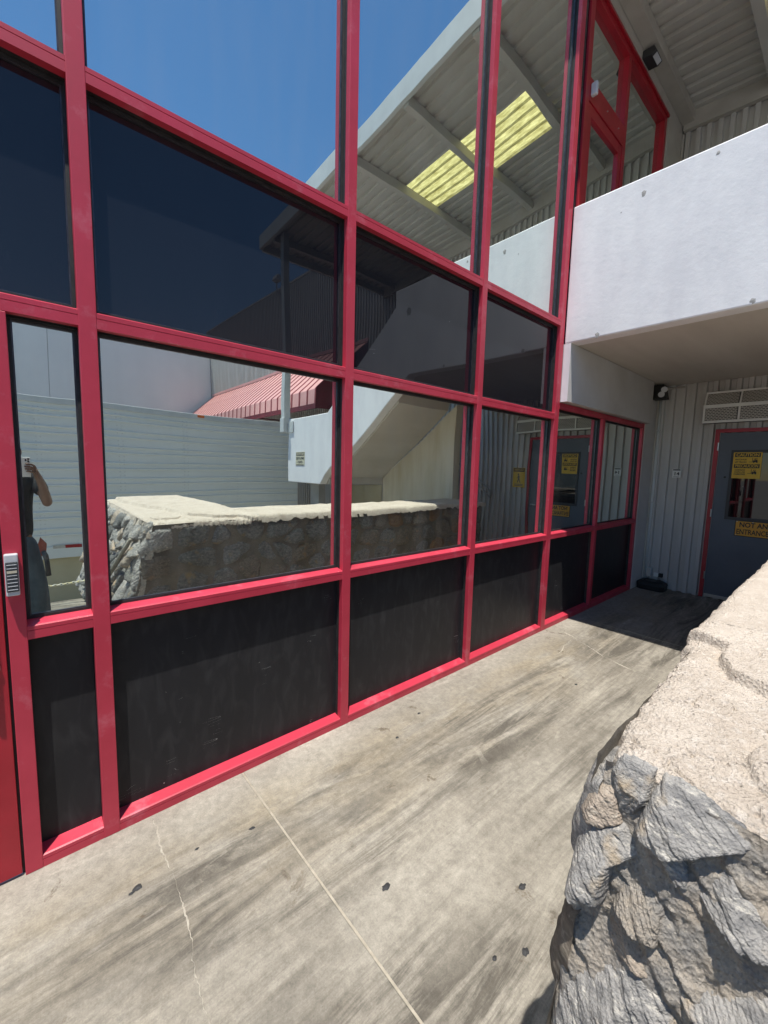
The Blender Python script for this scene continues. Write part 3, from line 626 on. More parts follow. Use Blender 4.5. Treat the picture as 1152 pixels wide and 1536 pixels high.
def sign(name, label, x, y0, y1, z0, z1, m, cat='sign', border=None, par=None):
    t = thing(name, label, cat, (x, (y0+y1)/2, z0))
    if border: MB().box(x-.0015, x+.002, min(y0, y1)-border, max(y0, y1)+border, z0-border, z1+border).build('border', 'signblack', t)
    MB().box(x-.003, x-.0016 if border else x+.002, min(y0, y1), max(y0, y1), z0, z1).build('plate', m, t, bevel=.0005)
    return t
def truck_icon(par, x, yc, zc, s):
    b = MB()
    P = lambda pts: b.prism([(yc-a*s, zc+c*s) for a, c in pts], 'x', x-.0006, x)
    P([(-.1, -.28), (.62, -.28), (.62, .05), (.35, .12), (.25, .02), (-.1, .02)])
    P([(-.22, -.32), (-.14, -.32), (-.14, .55), (-.22, .55)]); P([(-.75, -.32), (-.14, -.32), (-.14, -.25), (-.75, -.25)])
    P([(.02, .02), (.10, .02), (.24, .48), (.16, .48)]); P([(.16, .42), (.52, .42), (.52, .48), (.16, .48)]); P([(.46, .05), (.52, .05), (.52, .48), (.46, .48)])
    P([(.22, .06), (.40, .06), (.36, .32), (.24, .32)])
    for a in (.05, .50): P([(a+.15*math.cos(k*.6283), -.30+.15*math.sin(k*.6283)) for k in range(10)])
    return b.build('pictogram', 'signblack', par)
s1 = sign('caution_sign', 'yellow caution and precaucion lift truck sign on the grey door window', 6.7375, -.895, -1.165, 1.575, 1.895, 'signyellow')
x = 6.7340
for zc, txt in ((1.862, 'CAUTION'), (1.727, 'PRECAUCIÓN')):
    box('header_bar', 'signblack', s1, x-.0002, x+.0006, -1.150, -.910, zc-.024, zc+.024)
    wall_text(txt, 'signyellow', s1, x-.0012, -1.03, zc, .048, .215, .0012)
for zc, txt in ((1.805, 'WATCH FOR'), (1.775, 'LIFT TRUCKS'), (1.678, 'CUIDADO'), (1.652, 'CON LOS'), (1.626, 'CAMIONES')):
    wall_text(txt, 'signblack', s1, x-.0005, -.970, zc, .026, .11 if len(txt) > 7 else .10, .0006)
truck_icon(s1, x-.0002, -1.09, 1.795, .06); truck_icon(s1, x-.0002, -1.09, 1.655, .06)
s2 = sign('entrance_sign', 'amber not an entrance sign with black border on the grey door', 6.7485, -.99, -1.315, .865, 1.045, 'signorange', border=.008)
wall_text('NOT AN', 'signblack', s2, 6.7445, -1.158, 1.000, .082, .262, .0022); wall_text('ENTRANCE', 'signblack', s2, 6.7445, -1.153, .912, .088, .30, .0012)
for yy, zz in ((-1.0, 1.04), (-1.305, 1.04), (-1.0, .872), (-1.305, .872), (-1.15, 1.04)): MB().tube([(6.7455, yy, zz), (6.742, yy, zz)], .005, 8).build('screw', 'alu', s2)
s3 = sign('number_plaque', 'small white plaque reading 14 on the ribbed wall beside the grey door', 6.753, -.258, -.358, 1.56, 1.68, 'signwhite')
wall_text('14', 'signblack', s3, 6.7495, -.308, 1.612, .062, .055, .0014); box('top_bar', 'signblack', s3, 6.7492, 6.750, -.350, -.266, 1.658, 1.674)
box('bottom_bar', 'charcoal', s3, 6.7492, 6.750, -.34, -.276, 1.570, 1.575)
s4 = sign('warning_sign', 'yellow warning sign with black header on the ribbed wall below the stair', 6.753, -1.80, -2.06, 1.30, 1.66, 'signyellow')
box('header_bar', 'signblack', s4, 6.7488, 6.750, -2.05, -1.81, 1.585, 1.65); wall_text('CAUTION', 'signyellow', s4, 6.7482, -1.93, 1.617, .045, .2, .001)
fig = MB(); P = lambda pts: fig.prism([(-1.93-a, 1.46+c) for a, c in pts], 'x', 6.7492, 6.750)
P([(.01+.018*math.cos(k*.785), .075+.018*math.sin(k*.785)) for k in range(8)]); P([(-.018, .05), (.02, .055), (.012, -.005), (-.012, -.005)])
P([(-.012, -.005), (.012, -.005), (.04, -.07), (.024, -.075)]); P([(-.012, -.005), (.0, -.005), (-.025, -.08), (-.04, -.075)]); P([(.015, .05), (.045, .01), (.036, .004), (.008, .036)])
fig.build('pictogram', 'signblack', s4)
for zc in (1.355, 1.33): box('text_line', 'charcoal', s4, 6.7492, 6.750, -2.02, -1.84, zc-.006, zc+.006)

# ventilation hood over the door
vh = thing('perforated_vent_hood', 'cream perforated two tier vent hood above the grey door', 'vent', (6.7, -1.2, 2.27))
vy0, vy1 = -.565, -1.95
MB().prism([(6.62, 2.265), (6.62, 2.465), (6.70, 2.645), (6.765, 2.645), (6.765, 2.265)], 'y', vy0-.006, vy1+.006).build('inner_case', 'dkframe', vh)
def perf(par, a, b, ya, yb):     # a,b: (x,z) bottom and top of the tier
    A, B = Vector(a), Vector(b); d = B-A; nrm = Vector((-d.y, d.x)).normalized()*.004
    if nrm.x > 0: nrm = -nrm
    bb = MB(); rows = 8; H_ = d.length
    def bar(y0, y1, t0, t1):
        p0, p1 = A+d*t0, A+d*t1
        bb.prism([(p0.x, p0.y), (p1.x, p1.y), (p1.x+nrm.x, p1.y+nrm.y), (p0.x+nrm.x, p0.y+nrm.y)], 'y', y0, y1)
    for r in range(rows+1): bar(ya, yb, max(0, r/rows-.035), min(1, r/rows+.035))
    nn = 9
    for r in range(rows):
        for k in range(nn+1):
            yy = ya+(yb-ya)*(k+(.5 if r % 2 else 0))/nn
            if min(ya, yb) < yy-.003 and yy+.003 < max(ya, yb): bar(yy-.0045, yy+.0045, r/rows+.035, (r+1)/rows-.035)
    bb.build('perforated_panel', 'trim', par)
for k in range(4):
    ya = vy0-.02-k*.345; yb = ya-.315
    perf(vh, (6.614, 2.288), (6.614, 2.445), ya, yb); perf(vh, (6.622, 2.485), (6.688, 2.632), ya, yb)
fr = MB(); C_ = 'signwhite'
fr.box(6.606, 6.624, vy1, vy0, 2.260, 2.288).box(6.604, 6.632, vy1, vy0, 2.445, 2.485).box(6.684, 6.77, vy1, vy0, 2.630, 2.655)
for k in range(5):
    yy = vy0-.0-k*.345
    fr.box(6.6065, 6.620, yy-.020, yy, 2.2885, 2.4445); fr.prism([(6.612, 2.4855), (6.678, 2.6295), (6.690, 2.6295), (6.624, 2.4855)], 'y', yy-.018, yy-.001)
fr.build('hood_frame', 'signwhite', vh)
sd = MB(); pf = [(6.6065, 2.261), (6.6065, 2.484), (6.686, 2.654), (6.77, 2.654), (6.77, 2.261)]
sd.prism(pf, 'y', vy0, vy0+.006); sd.build('side_cheek', 'trim', vh)
sd = MB(); sd.prism(pf, 'y', vy1-.006, vy1); sd.build('side_cheek', 'trim', vh)

# emergency light in the corner, conduit, downpipe, bait box
em = thing('emergency_light', 'black two lamp emergency light under the landing in the wall corner', 'light', (6.55, -.13, 2.6))
MB().prism([(-.006, 2.60), (-.006, 2.79), (-.13, 2.79), (-.17, 2.60)], 'x', 6.50, 6.64).build('housing', 'black', em, bevel=.006)
for (yy, zz) in ((-.15, 2.72), (-.12, 2.66)):
    MB().tube([(6.50, yy, zz), (6.46, yy-.005, zz-.005), (6.435, yy-.01, zz-.012)], [.018, .03, .038], 14).build('lamp_head', 'silver', em, smooth=False)
MB().tube([(6.64, -.1, 2.77), (6.745, -.1, 2.77), (6.745, -.31, 2.765)], .010, 10).build('conduit', 'trim', em, smooth=True)
dp = thing('rain_pipe', 'slim white rain pipe running down the corner of the ribbed wall', 'pipe', (6.74, -.055, 0))
MB().tube([(6.745, -.048, .02), (6.745, -.048, 2.78)], .017, 12).build('pipe', 'fascia', dp, smooth=True)
box('bracket', 'alu', dp, 6.722, 6.77, -.072, -.024, 2.2, 2.215); box('bracket', 'alu', dp, 6.722, 6.77, -.072, -.024, 1.2, 1.215)
jb_ = thing('junction_box', 'small pale junction box at the foot of the ribbed wall', 'box', (6.75, -.10, .14))
MB().box(6.705, 6.768, -.125, -.068, .15, .27).build('case', 'fascia', jb_, bevel=.004); box('cover', 'trim', jb_, 6.701, 6.7049, -.122, -.071, .153, .267)
ob_ = thing('outlet_box', 'tiny black and white outlet box behind the black bait box', 'box', (6.75, -.2, .12))
MB().box(6.735, 6.770, -.215, -.155, .155, .21).build('case', 'signwhite', ob_, bevel=.002); box('socket', 'black', ob_, 6.731, 6.7352, -.262, -.2152, .155, .21)
box('mount', 'black', ob_, 6.7345, 6.770, -.262, -.2155, .156, .209)
bt = thing('bait_box', 'black plastic rodent bait box on the concrete in the wall corner', 'bait box', (6.55, -.2, 0))
def oct_(cx, cy, a, b, c): return [(cx-a+c, cy-b), (cx+a-c, cy-b), (cx+a, cy-b+c), (cx+a, cy+b-c), (cx+a-c, cy+b), (cx-a+c, cy+b), (cx-a, cy+b-c), (cx-a, cy-b+c)]
def loft(name, m, par, levels, bevel=.006):
    n_ = len(levels[0][0]); vs = []; fs = []
    for poly, z in levels: vs += [(p[0], p[1], z) for p in poly]
    for i in range(len(levels)-1):
        for k in range(n_): fs.append((i*n_+k, i*n_+(k+1) % n_, (i+1)*n_+(k+1) % n_, (i+1)*n_+k))
    fs += [tuple(range(n_-1, -1, -1)), tuple((len(levels)-1)*n_+k for k in range(n_))]
    return MB().add(vs, fs).build(name, m, par, bevel=bevel)
bx, by = 6.60, -.185
loft('base_tray', 'black', bt, [(oct_(bx, by, .115, .165, .04), .001), (oct_(bx, by, .12, .17, .045), .07)])
loft('lid', 'black', bt, [(oct_(bx, by, .124, .174, .045), .071), (oct_(bx, by, .118, .168, .05), .10), (oct_(bx, by, .085, .13, .04), .128)])
for yy in (-.26, -.11): box('lid_rib', 'black', bt, bx-.07, bx+.07, yy-.008, yy+.008, .1275, .136)

hr = thing('handrail', 'thin dark double tube handrail sloping down the ribbed wall beneath the stair', 'handrail', (6.6, -2.7, 0))
MB().tube([(6.70, -3.6, 2.02), (6.70, -2.52, 1.19)], .016, 8).build('rail', 'steel', hr); MB().tube([(6.70, -3.6, 1.90), (6.70, -2.52, 1.07)], .016, 8).build('rail', 'steel', hr)
MB().tube([(6.70, -2.52, 1.19), (6.70, -2.52, 1.07)], .016, 8).build('end_post', 'steel', hr); MB().tube([(6.70, -2.9, 1.46), (6.775, -2.9, 1.46)], .012, 8).build('bracket', 'steel', hr)
MB().tube([(6.70, -3.6, 2.02), (6.70, -3.6, 0.0)], .016, 8).build('post', 'steel', hr)

# ------------------------------------------------------------------ canopy
cp = thing('canopy_roof', 'pale ribbed metal canopy roof with yellow skylights over the landing', 'canopy', (5.2, -3, 5.8))
KS = .07
def zs(y): return 6.22-KS*abs(y)
def deck(name, m, x0, x1, ya, yb):
    pitch = .17; pr = []; x = x0
    nn = max(1, round((x1-x0)/pitch)); pt = (x1-x0)/nn
    for k in range(nn):
        a = x0+k*pt; pr += [(a, 0), (a+.52*pt, 0), (a+.60*pt, .032), (a+.92*pt, .032)]
    pr += [(x1, 0)]
    vs = []; fs = []
    for (x, dz) in pr: vs += [(x, ya, zs(ya)+dz), (x, yb, zs(yb)+dz), ]
    for i in range(len(pr)-1): fs.append((2*i, 2*i+1, 2*i+3, 2*i+2))
    me = bpy.data.meshes.new(name); me.from_pydata(vs, [], fs); return link(name, me, m, cp)
cuts = [0.0, -1.0, -2.07, -3.25, -5.82]
for xa, xb in ((3.76, 4.83), (5.60, 6.80)): deck('roof_sheet', 'deck', xa, xb, 0, -5.82)
deck('roof_sheet', 'deck', 4.83, 5.60, 0, -.91); deck('roof_sheet', 'deck', 4.83, 5.60, -3.12, -5.82)
deck('skylight_panel', 'skylight', 4.83, 5.60, -.91, -1.95); deck('skylight_panel', 'skylight', 4.83, 5.60, -1.95, -3.12)
for y in (-.90, -2.0, -3.12, -4.25, -5.4):
    MB().box(3.77, 6.76, y-.045, y+.045, zs(y)-.13, zs(y)-.004).build('purlin', 'deck', cp)
MB().box(3.945, 6.70, -.14, -.009, zs(.07)-.13, zs(.07)-.006).build('edge_channel', 'trim', cp)
pb = MB(); pb.prism([(-.02, zs(0)-.20), (-.02, zs(0)-.002), (-5.80, zs(5.8)-.002), (-5.80, zs(5.8)-.20)], 'x', 6.70, 6.768); pb.build('wall_channel', 'trim', cp)
fa = MB(); fa.prism([(-.03, zs(0)-.10), (-.03, zs(0)+.16), (-5.86, zs(5.86)+.16), (-5.86, zs(5.86)-.10)], 'x', 3.70, 3.758); fa.build('front_fascia', 'fascia', cp, bevel=.004)
box('outer_fascia', 'fascia', cp, 3.759, 6.80, -5.885, -5.825, zs(5.85)-.12, zs(5.85)+.14)
MB().box(3.86, 3.98, -5.29, -5.17, 2.35, zs(5.2)-.01).build('post', 'fascia', cp, bevel=.006)
box('post_bracket', 'fascia', cp, 3.925, 3.943, -5.15, -4.98, 2.25, 2.45); MB().box(3.84, 4.02, -5.30, -5.162, 2.26, 2.52).build('post_base', 'fascia', cp, bevel=.006)
wp = thing('wall_pack_light', 'dark bronze wall pack light on the plaster band above the red entrance', 'light', (5.35, -.01, 5.98))
MB().prism([(-.0072, 5.985), (-.0072, 6.06), (-.115, 6.055), (-.14, 6.00), (-.10, 5.972)], 'x', 5.22, 5.42).build('housing', 'dkframe', wp, bevel=.006)
MB().prism([(-.137, 5.993), (-.102, 5.970), (-.102, 5.965), (-.140, 5.987)], 'x', 5.25, 5.39).build('lens', 'silver', wp)

s5 = sign('notice_sign', 'weathered cream notice sign on the white lower stair landing box', 3.9435, -4.55, -4.86, 1.60, 1.86, 'signcream')
xx = 3.940
box('header_bar', 'charcoal', s5, xx-.0004, xx+.0004, -4.845, -4.565, 1.785, 1.85); wall_text('NOTICE', 'signcream', s5, xx-.0014, -4.705, 1.817, .062, .25, .0014)
wall_text('EMPLOYEES', 'charcoal', s5, xx-.0008, -4.705, 1.735, .06, .27, .0012); wall_text('- ONLY -', 'charcoal', s5, xx-.0008, -4.705, 1.665, .06, .22, .0012)
box('foot_bar', 'charcoal', s5, xx-.0004, xx+.0004, -4.84, -4.57, 1.602, 1.62)

# ------------------------------------------------------------------ red awning on the corrugated wall
aw = thing('red_awning', 'faded red seamed metal awning on the ribbed wall above the white trailer', 'awning', (6.0, -12, 3.0))
AZW, AZF, AZB, AXF = 4.72, 3.44, 3.10, 5.33
ya = -6.42; NP = 31; AP = .36
pm = MB(); pm.prism([(6.762, AZW), (AXF, AZF), (AXF-.012, AZF-.02), (AXF-.02, AZB), (AXF, AZB), (AXF+.012, AZF-.03), (6.762, AZW-.03)], 'y', 0, -AP+.002); pmesh = pm.mesh('awning_panel'); pmesh.materials.append(MT['awnpanel'])
rm_ = MB(); rm_.prism([(6.762, AZW+.013), (AXF-.006, AZF+.012), (AXF-.022, AZF-.012), (AXF-.031, AZB), (AXF-.0205, AZB), (AXF-.0125, AZF-.02), (AXF, AZF+.001), (6.762, AZW+.001)], 'y', .026, -.026); rmesh = rm_.mesh('awning_seam'); rmesh.materials.append(MT['awnrib'])
for k in range(NP):
    for me_, nm in ((pmesh, 'awning_panel'), (rmesh, 'awning_seam')):
        o = bpy.data.objects.new(nm, me_); COL.objects.link(o); o.parent = aw; o.matrix_parent_inverse = Matrix.Translation(EMPT[aw.name]).inverted(); o.location = (0, ya-.03-k*AP, 0)
MB().prism([(6.765, AZW+.012), (AXF-.018, AZF+.012), (AXF-.03, AZB-.12), (6.765, AZB-.12)], 'y', ya, ya-.007).build('end_panel', 'awnside', aw)
box('header_flashing', 'awnpanel', aw, 6.74, 6.768, ya-NP*AP, ya, AZW+.014, AZW+.10)
box('bottom_rail', 'awnside', aw, AXF-.02, AXF+.03, ya-NP*AP, ya-.008, AZB-.12, AZB-.002)
for y_ in (-6.46, -9.9, -13.4): MB().tube([(AXF+.02, y_, AZB-.06), (6.76, y_, AZB-.06)], .02, 8).build('bracket_arm', 'awnside', aw)
s6 = sign('letter_sign', 'small white letter sign hung on the front of the red awning', AXF-.05, -7.62, -8.0, 3.06, 3.42, 'signwhite')
wall_text('N', 'charcoal', s6, AXF-.0545, -7.81, 3.24, .34, .2, .006)
fl_ = thing('floodlight', 'small dark floodlight on a bracket at the top of the ribbed wall', 'light', (6.7, -10.86, 7.1))
MB().tube([(6.76, -10.86, 7.05), (6.62, -10.86, 7.1), (6.62, -10.86, 7.42)], .02, 8).build('arm', 'steel', fl_)
MB().prism([(6.70, 7.42), (6.70, 7.62), (6.60, 7.66), (6.52, 7.48)], 'y', -11.02, -10.70).build('lamp_housing', 'steel', fl_, bevel=.01)
box('lamp_glass', 'silver', fl_, 6.54, 6.59, -10.98, -10.74, 7.445, 7.455)

# ------------------------------------------------------------------ far white building
fb = thing('white_warehouse', 'plain white tilt up concrete warehouse wall behind the trailer', 'building', (-3, -18, -1.25))
for k in range(5):
    xb = 6.74-k*5.70
    box('wall_panel', 'farwall', fb, xb-5.685, xb, -18.6, -17.72, -1.25, 6.55)
box('wall_core', 'steel', fb, 6.74-28.4, 6.72, -19.5, -17.76, -1.25, 6.50)
box('coping', 'fascia', fb, 6.74-28.5, 6.745, -18.62, -17.68, 6.552, 6.63)

# ------------------------------------------------------------------ semi trailer
tr = thing('semi_trailer', 'white ribbed semi trailer parked behind the stone wall', 'trailer', (0, -8.8, -1.25))
TX0, TX1, TY, TZ0, TZ1 = -8.7, 5.50, -7.50, -.20, 2.69
MB().box(TX0, TX1, TY-2.5, TY, TZ0, TZ1).build('body', 'trailer', tr, bevel=.01)
MB().box(TX0-.01, TX1+.01, TY-.05, TY+.025, TZ1-.10, TZ1+.012).build('top_rail', 'fascia', tr, bevel=.008)
MB().box(TX0-.01, TX1+.01, TY-.05, TY+.022, TZ0-.02, TZ0+.20).build('bottom_rail', 'trailer', tr, bevel=.006)
rib = MB(); rib.prism([(TY+.0005, -.020), (TY+.020, -.010), (TY+.020, .010), (TY+.0005, .020)], 'x', TX0+.02, TX1-.02); ribm = rib.mesh('rib'); ribm.materials.append(MT['trailer'])
z = TZ1-.20; k = 0
while z > TZ0+.26:
    o = bpy.data.objects.new('rib', ribm); COL.objects.link(o); o.parent = tr; o.matrix_parent_inverse = Matrix.Translation(EMPT[tr.name]).inverted(); o.location = (0, 0, z)
    z -= .115 if k % 2 == 0 else .195; k += 1
rv = MB()
for xc in [TX0+.4+1.22*i for i in range(12)]:
    for dx in (-.04, .04):
        z = TZ0+.24
        while z < TZ1-.12:
            rv.add([(xc+dx-.010, TY+.0008, z-.010), (xc+dx+.010, TY+.0008, z-.010), (xc+dx+.010, TY+.0008, z+.010), (xc+dx-.010, TY+.0008, z+.010), (xc+dx, TY+.009, z)], [(0, 1, 4), (1, 2, 4), (2, 3, 4), (3, 0, 4)]); z += .075
tag(rv.build('rivets', 'fascia', tr), kind='stuff')
for xs in [-7.7+1.95*i for i in range(7)]:
    box('tape', 'reflwhite', tr, xs+.30, xs+.52, TY+.0225, TY+.0245, -.04, .02); box('tape', 'reflred', tr, xs+.52, xs+.80, TY+.0225, TY+.0245, -.04, .02)
for xs in (-3.0, 2.95): MB().box(xs, xs+.14, TY+.026, TY+.05, TZ1-.055, TZ1-.005).build('marker_light', 'amber', tr, bevel=.006)
for xa in (-7.6, -4.6, -1.6, 1.4):
    box('side_skirt', 'cream', tr, xa, xa+2.985, TY-.14, TY-.11, -1.10, TZ0-.021)
    for xb in (xa+.2, xa+1.5, xa+2.8):
        for zb in (-.32, -.98): MB().tube([(xb, TY-.11, zb), (xb, TY-.098, zb)], .02, 8).build('skirt_bolt', 'steel', tr)
for xa in (-6.6, -5.3):
    for yy in (TY-.42, TY-2.3):
        w_ = MB().tube([(xa, yy-.13, -.74), (xa, yy-.11, -.74), (xa, yy+.11, -.74), (xa, yy+.13, -.74)], [.44, .5, .5, .44], 28).build('wheel', 'rubber', tr)
        MB().tube([(xa, yy+.128, -.74), (xa, yy+.138, -.74)], .28, 20).build('rim', 'alu', w_)
for yy in (TY-.6, TY-1.9):
    box('landing_leg', 'steel', tr, 4.0, 4.14, yy-.07, yy+.07, -1.20, TZ0-.021); box('landing_foot', 'steel', tr, 3.92, 4.22, yy-.12, yy+.12, -1.25, -1.201)

# cream dock wall glimpsed under the stair
dk = thing('dock_wall', 'cream painted low dock wall seen below the stair landing', 'wall', (6.2, -6.2, -1.25))
MB().box(5.75, 6.76, -6.0, -5.75, -1.25, 1.15).build('wall', 'cream', dk, bevel=.01); box('coping', 'trim', dk, 5.73, 6.76, -6.02, -5.73, 1.152, 1.22)

# chain along the drop
ch = thing('barrier_chain', 'yellow and white plastic chain strung along the edge of the walkway', 'chain', (.3, -3.6, 0))
lk_ = MB(); pts = []
NCH = 90
for i in range(NCH):
    t = i/(NCH-1); x = -1.1+2.6*t; zc = .47-.34*4*t*(1-t)*.75
    d = Vector((2.6, 0, -.34*.75*4*(1-2*t))).normalized(); s_ = Vector((0, 1, 0)) if i % 2 else d.cross(Vector((0, 1, 0)))
    c = Vector((x, -3.6, zc)); ring = [c+d*.022*math.cos(a*math.pi/5)+s_*.011*math.sin(a*math.pi/5) for a in range(11)]
    lk_.tube(ring, .0042, 5, cap=False)
lk_.build('links', 'chain', ch, smooth=True)
for x in (-1.12, 1.52):
    MB().tube([(x, -3.6, 0), (x, -3.6, .55)], .025, 10).build('post', 'steel', ch); MB().tube([(x, -3.6, 0), (x, -3.6, .02)], .09, 14).build('foot', 'steel', ch)

# ------------------------------------------------------------------ stone wall (an L: one leg along the walkway, one leg away from it)
sw = thing('stone_wall', 'low rubble stone wall with tan mortar cap beside the walkway', 'wall', (1.2, -2.2, 0))
def xb(z): return .80-.25*(1.10-z)            # the free end leans out towards its foot
def end_map(u, v, h):
    c = max(0.0, u+1.705)                       # rounded corner to the walkway face
    return (xb(v)-h+c*c*38+c*.6, u, v)
def in_map(u, v, h): return (u, -1.688+h, v)
core = MB(); core.prism([(.90, -4.30), (1.62, -4.30), (1.62, -2.30), (5.30, -2.30), (5.30, -1.74), (.90, -1.74)], 'z', 0.0, 1.03)
core.build('mortar_core', 'mortar', sw)
def mort_end(u, v):
    z = .22+.85*v; y = -1.672-.037*max(0, min(1, (z-.88)/.16))-.64*u
    n_ = fbm((y*8, z*8, 1.2), 4)*.011+fbm((y*34, z*34, 5.0), 4)*.0055+fbm((y*120, z*120, 2.0), 2)*.0018
    al = y*-.75+z*-.66; ac = y*.66-z*.75
    wq = ac+.012*noise.noise((al*10, ac*18, 3.3))+.004*noise.noise((al*50, ac*50, 3)); ph = wq*26; ph -= math.floor(ph)
    n_ += .016*max(0, .25+1.2*noise.noise((al*7, ac*9, 4)))*(ph if ph < .78 else (1-ph)*3.5)
    return end_map(y, z, n_-.006)
grid('mortar_face', 'rubble', sw, mort_end, 250, 320)
def mort_end2(u, v):
    y = -2.315-2.02*u; z = 1.075*v
    return end_map(y, z, fbm((y*8, z*8, 1.2), 4)*.014)
grid('mortar_face', 'mortar', sw, mort_end2, 90, 50)
grid('mortar_face', 'mortarshade', sw, lambda u, v: in_map(xb(1.07*v)+.012+(5.29-xb(1.07*v))*u, 1.07*v, fbm((u*30, v*8, 8.2), 4)*.010), 200, 50)

def stone(poly, mp, H, m, seed, na=60, nr=16, p=7, tilt=.3, rough=1.0, dip=(-.75, -.66), nf=9, name='stone', strat=1.0, gr=1.0):
    """a stone with outline poly in face coordinates (u, v), standing H proud of the face, its foot further out than its head"""
    n = len(poly); cx = sum(q[0] for q in poly)/n; cy = sum(q[1] for q in poly)/n
    rg = random.Random(seed)
    us = [q[0] for q in poly]; vs_ = [q[1] for q in poly]; size = max(max(us)-min(us), max(vs_)-min(vs_)); vtop = max(vs_)
    def bnd(a):
        d = (math.cos(a), math.sin(a)); best = .004
        for i in range(n):
            x1, y1 = poly[i][0]-cx, poly[i][1]-cy; x2, y2 = poly[(i+1) % n][0]-cx, poly[(i+1) % n][1]-cy
            ex, ey = x2-x1, y2-y1; den = d[0]*ey-d[1]*ex
            if abs(den) < 1e-9: continue
            t = (x1*ey-y1*ex)/den; s = (x1*d[1]-y1*d[0])/den
            if t > 0 and -1e-6 <= s <= 1+1e-6: best = max(best, t)
        return best
    B = [bnd(2*math.pi*k/na) for k in range(na)]
    PL = [(cx+rg.uniform(-.4, .4)*size, cy+rg.uniform(-.4, .4)*size, rg.uniform(-.55, .55)*gr, rg.uniform(-.45, .45)*gr, rg.uniform(0, .05)*size) for _ in range(nf)]
    vs = []; fs = []
    for r in range(nr+1):
        for k in range(na):
            a = 2*math.pi*k/na; rr = (r/nr)**.75
            e = B[k]*(1+.07*noise.noise((math.cos(a)*4+seed, math.sin(a)*4, seed))+.045*noise.noise((math.cos(a)*13+seed, math.sin(a)*13, 2))+.018*noise.noise((math.cos(a)*45+seed, math.sin(a)*45, 2)))
            u = cx+math.cos(a)*e*rr; v = cy+math.sin(a)*e*rr
            along = (u*dip[0]+v*dip[1]); acr = (-u*dip[1]+v*dip[0])
            h = H+min(gx*(u-px)+gz*(v-pz)+o for (px, pz, gx, gz, o) in PL)
            h += tilt*(vtop-v)
            wq = acr+.008*noise.noise((along*14, acr*22, seed))+.003*noise.noise((along*60, acr*60, seed))
            ph = wq*(42+8*noise.noise((seed, 2.2, 1.1)))+seed*.37; ph -= math.floor(ph)
            amp = max(0, .35+1.1*noise.noise((along*11+seed, acr*16, 7)))
            h += .0062*strat*rough*amp*(ph if ph < .8 else (1-ph)*4)
            ph2 = wq*137+seed; ph2 -= math.floor(ph2); h += .0016*strat*rough*(ph2 if ph2 < .75 else (1-ph2)*3)
            h += fbm((along*26, acr*70, seed+2), 3)*.0032*rough+fbm((u*130, v*130, seed), 3)*.0015*rough
            w_ = rr**p
            vs.append(mp(u, v, h*(1-w_)-(.016 if nf > 9 else .022)*w_))
    for r in range(nr):
        for k in range(na):
            a_, b_ = r*na+k, r*na+(k+1) % na; fs.append((a_, b_, b_+na, a_+na))
    me = bpy.data.meshes.new(name); me.from_pydata(vs, [], fs)
    bm = bmesh.new(); bm.from_mesh(me); bmesh.ops.remove_doubles(bm, verts=bm.verts, dist=1e-5); bmesh.ops.recalc_face_normals(bm, faces=bm.faces); bm.to_mesh(me); bm.free()
    me.polygons.foreach_set('use_smooth', [True]*len(me.polygons)); me.update()
    return link(name, me, m, sw)
